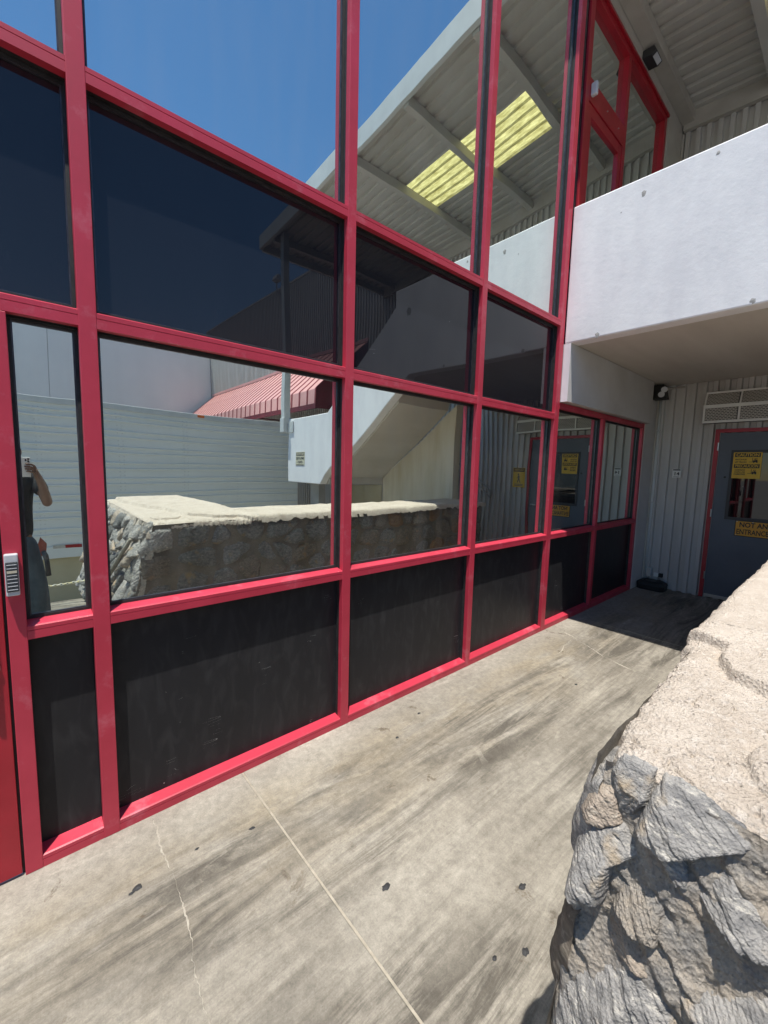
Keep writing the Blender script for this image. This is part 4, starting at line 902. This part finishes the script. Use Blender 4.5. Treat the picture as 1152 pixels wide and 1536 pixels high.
S = [ # outline (y, z), height, material, tilt, dip, strata
 ([(-1.751, 1.108), (-1.772, 1.106), (-1.783, 1.095), (-1.781, 1.071), (-1.781, 1.039), (-1.759, 1.005), (-1.749, .992), (-1.738, 1.025), (-1.727, 1.057), (-1.739, 1.083)], .020, 'stoneA', .10, (.25, -.97), .5),
 ([(-1.807, 1.080), (-1.833, 1.084), (-1.868, 1.072), (-1.89, 1.062), (-1.907, 1.05), (-1.904, 1.04), (-1.87, 1.024), (-1.845, 1.004), (-1.824, .995), (-1.799, .995), (-1.784, .998), (-1.786, 1.011), (-1.793, 1.039)], .012, 'stoneA', .62, (-.80, -.60), 1.0),
 ([(-1.82, .989), (-1.839, .997), (-1.849, .979), (-1.854, .955), (-1.842, .950), (-1.82, .972)], .014, 'stoneA', .5, (-.7, -.7), .6),
 ([(-1.678, .963), (-1.685, .987), (-1.703, 1.016), (-1.735, 1.031), (-1.737, 1.004), (-1.746, .982), (-1.723, .965), (-1.698, .96)], .006, 'stoneD', .55, (-.9, -.4), .3),
 ([(-1.678, .957), (-1.698, .956), (-1.724, .961), (-1.753, .974), (-1.783, .955), (-1.772, .943), (-1.748, .922), (-1.742, .866), (-1.703, .849), (-1.693, .849), (-1.684, .895), (-1.674, .934)], .030, 'stoneA', .30, (-.85, -.5), .8),
 ([(-1.850, .994), (-1.886, 1.005), (-1.916, 1.017), (-1.944, 1.013), (-1.967, 1.003), (-2.02, .97), (-2.01, .925), (-1.95, .934), (-1.926, .932), (-1.896, .940), (-1.869, .953), (-1.858, .966)], .012, 'stoneA', .75, (-.8, -.6), 1.1),
 ([(-1.78, .918), (-1.804, .922), (-1.822, .914), (-1.826, .898), (-1.826, .851), (-1.806, .849), (-1.787, .850), (-1.764, .862)], .008, 'rubble', .40, (-.6, -.8), 1.3),
 ([(-1.832, .914), (-1.850, .919), (-1.879, .921), (-1.911, .913), (-1.942, .908), (-1.975, .900), (-2.03, .87), (-2.04, .80), (-1.965, .775), (-1.914, .790), (-1.884, .800), (-1.861, .812), (-1.846, .842), (-1.835, .875)], .014, 'stoneA', .62, (-.74, -.68), 1.2),
 ([(-1.692, .781), (-1.732, .806), (-1.745, .793), (-1.765, .780), (-1.788, .780), (-1.822, .782), (-1.839, .770), (-1.86, .745), (-1.846, .683), (-1.80, .60), (-1.725, .56), (-1.698, .62), (-1.690, .689), (-1.688, .73)], .022, 'stoneA', .42, (-.7, -.7), 1.0),
 ([(-1.742, .818), (-1.766, .842), (-1.789, .840), (-1.814, .824), (-1.834, .806), (-1.815, .790), (-1.783, .790), (-1.761, .790)], .006, 'stoneD', .5, (-.8, -.6), .5),
 ([(-1.914, 1.044), (-1.937, 1.056), (-1.975, 1.054), (-2.03, 1.03), (-2.02, .99), (-1.966, 1.013), (-1.944, 1.020), (-1.925, 1.026)], .008, 'stoneA', .6, (-.8, -.6), .9),
 ([(-1.86, .735), (-1.90, .775), (-1.96, .765), (-2.03, .77), (-2.05, .68), (-2.0, .60), (-1.90, .58), (-1.84, .63)], .012, 'stoneB', .45, (-.7, -.7), 1),
 ([(-2.04, 1.05), (-2.15, 1.06), (-2.28, 1.03), (-2.27, .92), (-2.16, .87), (-2.05, .90)], .012, 'stoneA', .4, (-.7, -.7), 1),
 ([(-2.06, .86), (-2.16, .85), (-2.28, .89), (-2.29, .72), (-2.2, .62), (-2.07, .66)], .012, 'stoneD', .35, (-.7, -.7), 1),
 ([(-1.69, .55), (-1.78, .57), (-1.88, .56), (-1.90, .42), (-1.84, .30), (-1.72, .30), (-1.69, .42)], .02, 'stoneB', .3, (-.7, -.7), 1),
 ([(-1.92, .56), (-2.03, .58), (-2.16, .60), (-2.18, .44), (-2.1, .32), (-1.94, .32)], .02, 'stoneA', .3, (-.7, -.7), 1),
 ([(-2.20, .58), (-2.29, .64), (-2.30, .40), (-2.2, .38)], .02, 'stoneB', .3, (-.7, -.7), 1),
 ([(-1.68, .27), (-1.84, .27), (-1.98, .28), (-1.99, .10), (-1.84, .02), (-1.68, .04)], .025, 'stoneB', .2, (-.7, -.7), 1),
 ([(-2.01, .28), (-2.15, .29), (-2.29, .34), (-2.30, .10), (-2.15, .02), (-2.02, .06)], .025, 'stoneA', .2, (-.7, -.7), 1)]
for i, (poly, H_, m_, tl, dp_, stv) in enumerate(S):
    hero = i < 12; gx_ = sum(q[0] for q in poly)/len(poly); gz_ = sum(q[1] for q in poly)/len(poly)
    if hero: poly = [(gx_+(a-gx_)*1.24, min(1.092, gz_+(b-gz_)*1.24)) for a, b in poly]; tl *= .72
    stone(poly, end_map, H_, m_, 11+i*3, na=220 if hero else 70, nr=74 if hero else 20, gr=1.0 if hero else .4, tilt=tl, dip=dp_, strat=stv*1.25, p=12 if hero else 6, nf=11 if hero else 9)
def clip_poly(P, nx, ny, c):
    out = []
    for i in range(len(P)):
        p, q = P[i], P[(i+1) % len(P)]; dp, dq = p[0]*nx+p[1]*ny-c, q[0]*nx+q[1]*ny-c
        if dp <= 0: out.append(p)
        if (dp < 0 < dq) or (dq < 0 < dp):
            t = dp/(dp-dq); out.append((p[0]+(q[0]-p[0])*t, p[1]+(q[1]-p[1])*t))
    return out
def rubble(u0, u1, z0, z1, mp, seed, mats, du, dz, tl=.1):
    """irregular rubble: cells grown round scattered seeds, each its own stone"""
    rg = random.Random(seed); K = du/dz; seeds = []
    nz_ = max(2, round((z1-z0)/dz)); nu_ = round((u1-u0)/du)
    for j in range(nz_):
        for i in range(nu_):
            seeds.append((u0+(i+.5+(.5 if j % 2 else 0)+rg.uniform(-.42, .42))*du, z0+(j+.5+rg.uniform(-.40, .40))*(z1-z0)/nz_))
    for n_, (a, b) in enumerate(seeds):
        P = [(max(u0, a-du*1.5), max(z0, b-dz*1.6)), (min(u1, a+du*1.5), max(z0, b-dz*1.6)), (min(u1, a+du*1.5), min(z1, b+dz*1.6)), (max(u0, a-du*1.5), min(z1, b+dz*1.6))]
        for m_, (c, d) in enumerate(seeds):
            if m_ == n_ or abs(c-a) > 3*du or abs(d-b) > 3.2*dz: continue
            nx, ny = (c-a)/K, (d-b)*K; L = math.hypot(nx, ny)
            if L < 1e-6: continue
            nx /= L; ny /= L
            P = clip_poly(P, nx, ny, (nx*(a+c)+ny*(b+d))/2-.006)
            if len(P) < 3: break
        if len(P) < 3: continue
        us = [q[0] for q in P]; zs_ = [q[1] for q in P]
        if max(us)-min(us) < .07 or max(zs_)-min(zs_) < .05: continue
        Q = []
        for i in range(len(P)):
            p, q = P[i], P[(i+1) % len(P)]; Q += [(p[0]*.82+q[0]*.18, p[1]*.82+q[1]*.18), (p[0]*.5+q[0]*.5+rg.uniform(-.006, .006), p[1]*.5+q[1]*.5+rg.uniform(-.006, .006)), (p[0]*.18+q[0]*.82, p[1]*.18+q[1]*.82)]
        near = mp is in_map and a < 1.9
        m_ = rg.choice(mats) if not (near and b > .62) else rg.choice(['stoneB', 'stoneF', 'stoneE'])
        stone(Q, mp, (.016+rg.uniform(0, .024))*(.55 if near else 1), m_, seed+n_*7, na=48, nr=12, rough=1.6, p=6, tilt=tl, gr=.30)
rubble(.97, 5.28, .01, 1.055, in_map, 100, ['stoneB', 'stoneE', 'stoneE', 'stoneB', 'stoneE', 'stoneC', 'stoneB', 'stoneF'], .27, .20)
rubble(-4.30, -2.32, .01, 1.055, end_map, 200, ['stoneA', 'stoneA', 'stoneB', 'stoneD', 'stoneF'], .22, .15, .2)
for i, (a, b) in enumerate(((.83, 1.05), (.60, .82), (.34, .59), (.04, .33))):
    q_ = xb((a+b)/2)+.005
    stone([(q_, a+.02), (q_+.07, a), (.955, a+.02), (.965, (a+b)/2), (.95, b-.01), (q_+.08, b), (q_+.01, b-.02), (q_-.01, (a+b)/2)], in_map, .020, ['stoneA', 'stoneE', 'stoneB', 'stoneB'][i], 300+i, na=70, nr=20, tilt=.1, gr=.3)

# mortar cap : a height field with ragged edges
LP = [(.803, -1.93), (.806, -1.80), (.806, -1.745), (.84, -1.712), (.93, -1.693), (1.10, -1.688), (1.35, -1.686), (1.50, -1.672), (1.63, -1.655), (2.2, -1.652), (3.5, -1.640), (5.32, -1.640),
      (5.32, -2.33), (1.78, -2.37), (1.70, -4.36), (.785, -4.36), (.792, -2.4)]
def sd_poly(x, y):
    d = 1e9; ins = False; n_ = len(LP)
    for i in range(n_):
        (x1, y1), (x2, y2) = LP[i], LP[(i+1) % n_]
        ex, ey = x2-x1, y2-y1; t = max(0, min(1, ((x-x1)*ex+(y-y1)*ey)/(ex*ex+ey*ey)))
        d = min(d, (x-x1-ex*t)**2+(y-y1-ey*t)**2)
        if (y1 > y) != (y2 > y) and x < (x2-x1)*(y-y1)/(y2-y1)+x1: ins = not ins
    d = math.sqrt(d); return d if ins else -d
STEP = [(1.66, -1.60), (1.625, -1.665), (1.585, -1.70), (1.548, -1.758), (1.44, -1.762), (1.39, -1.782), (1.345, -1.80), (1.30, -1.876), (1.22, -2.0), (1.15, -2.4)]
def side_step(x, y):
    best = 1e9; s = 0
    for (x1, y1), (x2, y2) in zip(STEP[:-1], STEP[1:]):
        ex, ey = x2-x1, y2-y1; t = max(0, min(1, ((x-x1)*ex+(y-y1)*ey)/(ex*ex+ey*ey)))
        dx, dy = x-x1-ex*t, y-y1-ey*t; d = dx*dx+dy*dy
        if d < best: best = d; s = 1 if ex*dy-ey*dx > 0 else -1
    return s*math.sqrt(best)
def cap_z(x, y, lod):
    e = sd_poly(x, y)+.009*noise.noise((x*15, y*15, 1))
    if lod: e += .006*noise.noise((x*55, y*55, 2))+.003*noise.noise((x*130, y*130, 2))
    z = 1.083+.012*noise.noise((x*2.2, y*2.2, 0))+.007*noise.noise((x*9, y*9, 4))
    if lod: z += .0035*noise.noise((x*32, y*32, 5))+.0022*noise.noise((x*85, y*85, 6))+.0012*noise.noise((x*190, y*190, 6))
    st = side_step(x, y)+.007*noise.noise((x*40, y*40, 9))+.003*noise.noise((x*110, y*110, 9))
    z += .030*max(0, min(1, (st+.004)/.008)) if x > .9 else 0
    st2 = ((x-.98)**2*1.2+(y+2.02)**2)**.5-.135+.02*noise.noise((x*20, y*20, 12)); z += .014*max(0, min(1, (-st2+.004)/.008))
    c = abs(noise.noise((x*3.1+9, y*3.1, 3))+.25*noise.noise((x*13, y*13, 3))+.06*noise.noise((x*60, y*60, 3)))
    z -= .013*max(0, 1-c/.018)*max(0, min(1, (noise.noise((x*1.7, y*1.7, 30))+.15)*5))
    if lod:
        pit = noise.noise((x*34, y*75, 15)); z -= .010*max(0, pit-.50)*4
    if e < .05: z -= .020*((.05-e)/.05)**2
    if e < 0: z -= min(.04, -e*3)
    return e, z
def cap_patch(x0, x1, y0, y1, nx, ny, lod):
    vs = []; ee = []
    for i in range(nx+1):
        for j in range(ny+1):
            x = x0+(x1-x0)*i/nx; y = y0+(y1-y0)*j/ny; e, z = cap_z(x, y, lod); vs.append((x, y, z)); ee.append(e)
    fs = []
    for i in range(nx):
        for j in range(ny):
            q = (i*(ny+1)+j, (i+1)*(ny+1)+j, (i+1)*(ny+1)+j+1, i*(ny+1)+j+1)
            if max(ee[k] for k in q) > -.006: fs.append(q)
    me = bpy.data.meshes.new('mortar_cap'); me.from_pydata(vs, [], fs)
    bm = bmesh.new(); bm.from_mesh(me); bmesh.ops.delete(bm, geom=[v for v in bm.verts if not v.link_faces], context='VERTS'); bm.to_mesh(me); bm.free()
    me.polygons.foreach_set('use_smooth', [True]*len(me.polygons)); me.update()
    return link('mortar_cap', me, 'mortar', sw)
cap_patch(.70, 1.74, -2.12, -1.60, 300, 150, True)
cap_patch(1.74, 5.36, -2.42, -1.60, 260, 60, False)
cap_patch(.70, 1.74, -4.40, -2.12, 60, 120, False)

# stick leaning on the wall
pl_ = thing('leaning_stick', 'weathered grey stick leaning against the end of the stone wall', 'stick', (.6, -2.5, 0))
MB().tube([(.40, -2.86, .0), (.51, -2.60, .33), (.655, -2.16, .80), (.695, -2.07, .91)], [.022, .021, .018, .016], 9).build('shaft', 'wood', pl_, smooth=True)

# ------------------------------------------------------------------ person taking the picture (seen in the glass)
pp = thing('person', 'person in charcoal t-shirt and jeans holding a phone up, mirrored in the glass', 'person', (-.13, -2.36, 0))
def skin_obj(name, J, E, m, parent, root=0, sub=2):
    me = bpy.data.meshes.new(name); me.from_pydata([j[0] for j in J], E, [])
    o = bpy.data.objects.new(name, me); COL.objects.link(o)
    o.modifiers.new('s', 'SKIN'); sv = me.skin_vertices[0].data
    for i, j in enumerate(J):
        r = j[1]; sv[i].radius = r if isinstance(r, tuple) else (r, r); sv[i].use_root = (i == root)
    sb = o.modifiers.new('b', 'SUBSURF'); sb.levels = sub; sb.render_levels = sub
    dg = bpy.context.evaluated_depsgraph_get(); dg.update()
    m2 = bpy.data.meshes.new_from_object(o.evaluated_get(dg)); bpy.data.objects.remove(o)
    m2.polygons.foreach_set('use_smooth', [True]*len(m2.polygons)); m2.name = name
    return link(name, m2, m, parent)
CX = -.135
J = [((CX, -2.37, .95), (.115, .08)), ((CX, -2.37, 1.12), (.115, .072)), ((CX, -2.37, 1.30), (.125, .075)), ((CX, -2.355, 1.43), (.075, .052)), ((CX, -2.335, 1.50), .055), ((CX, -2.31, 1.56), .058),
     ((CX, -2.285, 1.62), (.075, .092)), ((CX, -2.285, 1.70), (.074, .09)), ((CX, -2.29, 1.755), (.055, .065)),
     ((.048, -2.34, 1.415), .047), ((.098, -2.26, 1.33), .050), ((.128, -2.175, 1.235), .043), ((.105, -2.10, 1.33), .042), ((.075, -2.035, 1.43), .030), ((.052, -2.008, 1.485), (.034, .022)),
     ((-.318, -2.34, 1.415), .047), ((-.36, -2.26, 1.33), .050), ((-.375, -2.175, 1.235), .043), ((-.29, -2.10, 1.33), .040), ((-.19, -2.035, 1.43), .030), ((-.125, -2.010, 1.485), (.034, .022)),
     ((CX+.09, -2.36, .86), .068), ((CX+.155, -2.33, .50), .055), ((.05, -2.40, .30), .056), ((.05, -2.42, .09), .042), ((.06, -2.32, .035), (.042, .030)),
     ((-.24, -2.36, .86), .068), ((-.28, -2.34, .50), .066), ((-.29, -2.40, .30), .056), ((-.29, -2.42, .09), .042), ((-.30, -2.32, .035), (.042, .030))]
Ed = [(0, 1), (1, 2), (2, 3), (3, 4), (4, 5), (5, 6), (6, 7), (7, 8), (3, 9), (9, 10), (10, 11), (11, 12), (12, 13), (13, 14), (3, 15), (15, 16), (16, 17), (17, 18), (18, 19), (19, 20),
      (0, 21), (21, 22), (22, 23), (23, 24), (24, 25), (0, 26), (26, 27), (27, 28), (28, 29), (29, 30)]
# fingers: right hand grips the phone's right edge, left hand its left edge
def finger(base, pts, r):
    k0 = len(J)
    for i, p_ in enumerate(pts): J.append((p_, r*(1-.13*i)))
    Ed.append((base, k0))
    for i in range(len(pts)-1): Ed.append((k0+i, k0+i+1))
for i, zf in enumerate((1.562, 1.543, 1.525, 1.507)):
    L_ = (.95, 1.05, 1.0, .82)[i]
    finger(14, [(.040, -1.998, zf-.012), (.024, -1.980, zf-.003), (.022-.030*L_, -1.9725, zf+.003), (.022-.048*L_, -1.9735, zf+.004)], .0090)
    finger(20, [(-.104, -2.003, zf-.008), (-.086, -1.999, zf), (-.086+.030*L_, -1.9955, zf+.003), (-.086+.040*L_, -1.9965, zf+.002)], .0088)
finger(14, [(.040, -2.026, 1.500), (.024, -2.028, 1.522), (.010, -2.022, 1.540)], .0098)
finger(20, [(-.104, -2.026, 1.500), (-.088, -2.028, 1.522), (-.074, -2.022, 1.540)], .0098)
skin_obj('body', J, Ed, 'skin', pp)
# head details
hd = MB(); hc = Vector((CX, -2.285, 1.665))
def ell(name, m, c, r, n1=16, n2=10, par=pp, zmin=-1, keep=None):
    vs = []; fs = []
    for i in range(n2+1):
        th = math.pi*i/n2
        for k in range(n1):
            ph = 2*math.pi*k/n1; vs.append((c[0]+r[0]*math.sin(th)*math.cos(ph), c[1]+r[1]*math.sin(th)*math.sin(ph), c[2]+r[2]*math.cos(th)))
    for i in range(n2):
        for k in range(n1):
            q = (i*n1+k, i*n1+(k+1) % n1, (i+1)*n1+(k+1) % n1, (i+1)*n1+k)
            if keep is None or all(keep(vs[t]) for t in q): fs.append(q)
    return MB().add(vs, fs).build(name, m, par, smooth=True)
ell('hair', 'hair', (CX, -2.300, 1.705), (.090, .108, .098), 24, 16, keep=lambda v: v[2] > 1.665 and not (v[1] > -2.235 and v[2] < 1.735))
for s_ in (-1, 1):
    ell('ear', 'skin', (CX+s_*.084, -2.29, 1.655), (.012, .024, .032)); e_ = ell('eye', 'signwhite', (CX+s_*.032, -2.203, 1.668), (.014, .008, .009)); ell('iris', 'lens', (CX+s_*.032, -2.1955, 1.668), (.005, .002, .005), par=e_)
    MB().tube([(CX+s_*.014, -2.196, 1.686), (CX+s_*.050, -2.203, 1.686)], .005, 6).build('eyebrow', 'hair', pp)
MB().tube([(CX, -2.205, 1.672), (CX, -2.185, 1.635), (CX, -2.205, 1.628)], [.008, .016, .010], 10).build('nose', 'skin', pp, smooth=True)
MB().tube([(CX-.026, -2.203, 1.602), (CX, -2.195, 1.600), (CX+.026, -2.203, 1.602)], [.004, .008, .004], 8).build('mouth', 'leather', pp, smooth=True)
# clothing
sh = [((CX, -2.37, .86), (.182, .132)), ((CX, -2.38, 1.12), (.155, .11)), ((CX, -2.375, 1.30), (.172, .122)), ((CX, -2.36, 1.425), (.125, .098)), ((CX, -2.345, 1.47), .07),
      ((.045, -2.345, 1.425), .080), ((.082, -2.285, 1.355), .068), ((.096, -2.262, 1.325), .062), ((-.315, -2.345, 1.425), .080), ((-.347, -2.285, 1.355), .068), ((-.358, -2.262, 1.325), .062)]
skin_obj('t_shirt', sh, [(0, 1), (1, 2), (2, 3), (3, 4), (3, 5), (5, 6), (6, 7), (3, 8), (8, 9), (9, 10)], 'shirt', pp)
jn = [((CX, -2.37, 1.0), (.156, .110)), ((CX, -2.365, .90), (.170, .12)), ((-.03, -2.355, .80), .108), ((.032, -2.33, .50), .084), ((.05, -2.395, .28), .076), ((.05, -2.41, .08), .074),
      ((-.24, -2.355, .80), .108), ((-.28, -2.34, .50), .084), ((-.29, -2.395, .28), .076), ((-.29, -2.41, .08), .074)]
skin_obj('jeans', jn, [(0, 1), (1, 2), (2, 3), (3, 4), (4, 5), (1, 6), (6, 7), (7, 8), (8, 9)], 'jeans', pp)
for x in (.055, -.295): skin_obj('boot', [((x, -2.45, .055), (.042, .05)), ((x+.002, -2.38, .05), (.045, .045)), ((x+.008, -2.27, .036), (.044, .036)), ((x+.010, -2.21, .030), (.036, .026))], [(0, 1), (1, 2), (2, 3)], 'shoe', pp)
ph_ = thing('phone', 'white phone with camera lenses held up in front of the face', 'phone', (-.03, -1.98, 1.47))
MB().box(-.062, .012, -1.9885, -1.9805, 1.467, 1.614).build('body', 'phone', ph_, bevel=.003, seg=3)
pl2 = MB().box(-.026, .010, -1.9804, -1.9785, 1.576, 1.612).build('camera_plate', 'phone', ph_, bevel=.0008)
for (x, z) in ((.0, 1.600), (-.0005, 1.585), (-.0165, 1.5925)): MB().tube([(x, -1.9786, z), (x, -1.9768, z)], .0062, 16).build('lens', 'lens', ph_)
hl = thing('tool_pouch', 'red brown leather tool pouch with black grip hanging on the hip of the person', 'tool pouch', (.08, -2.25, .65))
MB().prism([(.040, .90), (.058, .955), (.105, .90), (.095, .80), (.062, .80)], 'y', -2.285, -2.245).build('pouch', 'leather', hl, bevel=.006)
MB().tube([(.075, -2.25, .84), (.092, -2.235, .80), (.100, -2.232, .76)], [.018, .022, .019], 12).build('tool_head', 'charcoal', hl, smooth=True)
MB().tube([(.098, -2.232, .775), (.104, -2.23, .70), (.108, -2.228, .635)], [.019, .018, .021], 12).build('grip', 'black', hl, smooth=True)
for k in range(6): MB().tube([(.1005+k*.0012, -2.231, .75-k*.018), (.1008+k*.0012, -2.231, .745-k*.018)], .0205, 12).build('grip_ring', 'black', hl)
MB().box(-.30, .03, -2.4, -2.24, .945, .98).build('belt', 'black', hl, bevel=.01) if False else None
for o in (pp, ph_, hl): o.location.x += .035; o.location.y -= .03        # stands a hand's width along the walkway
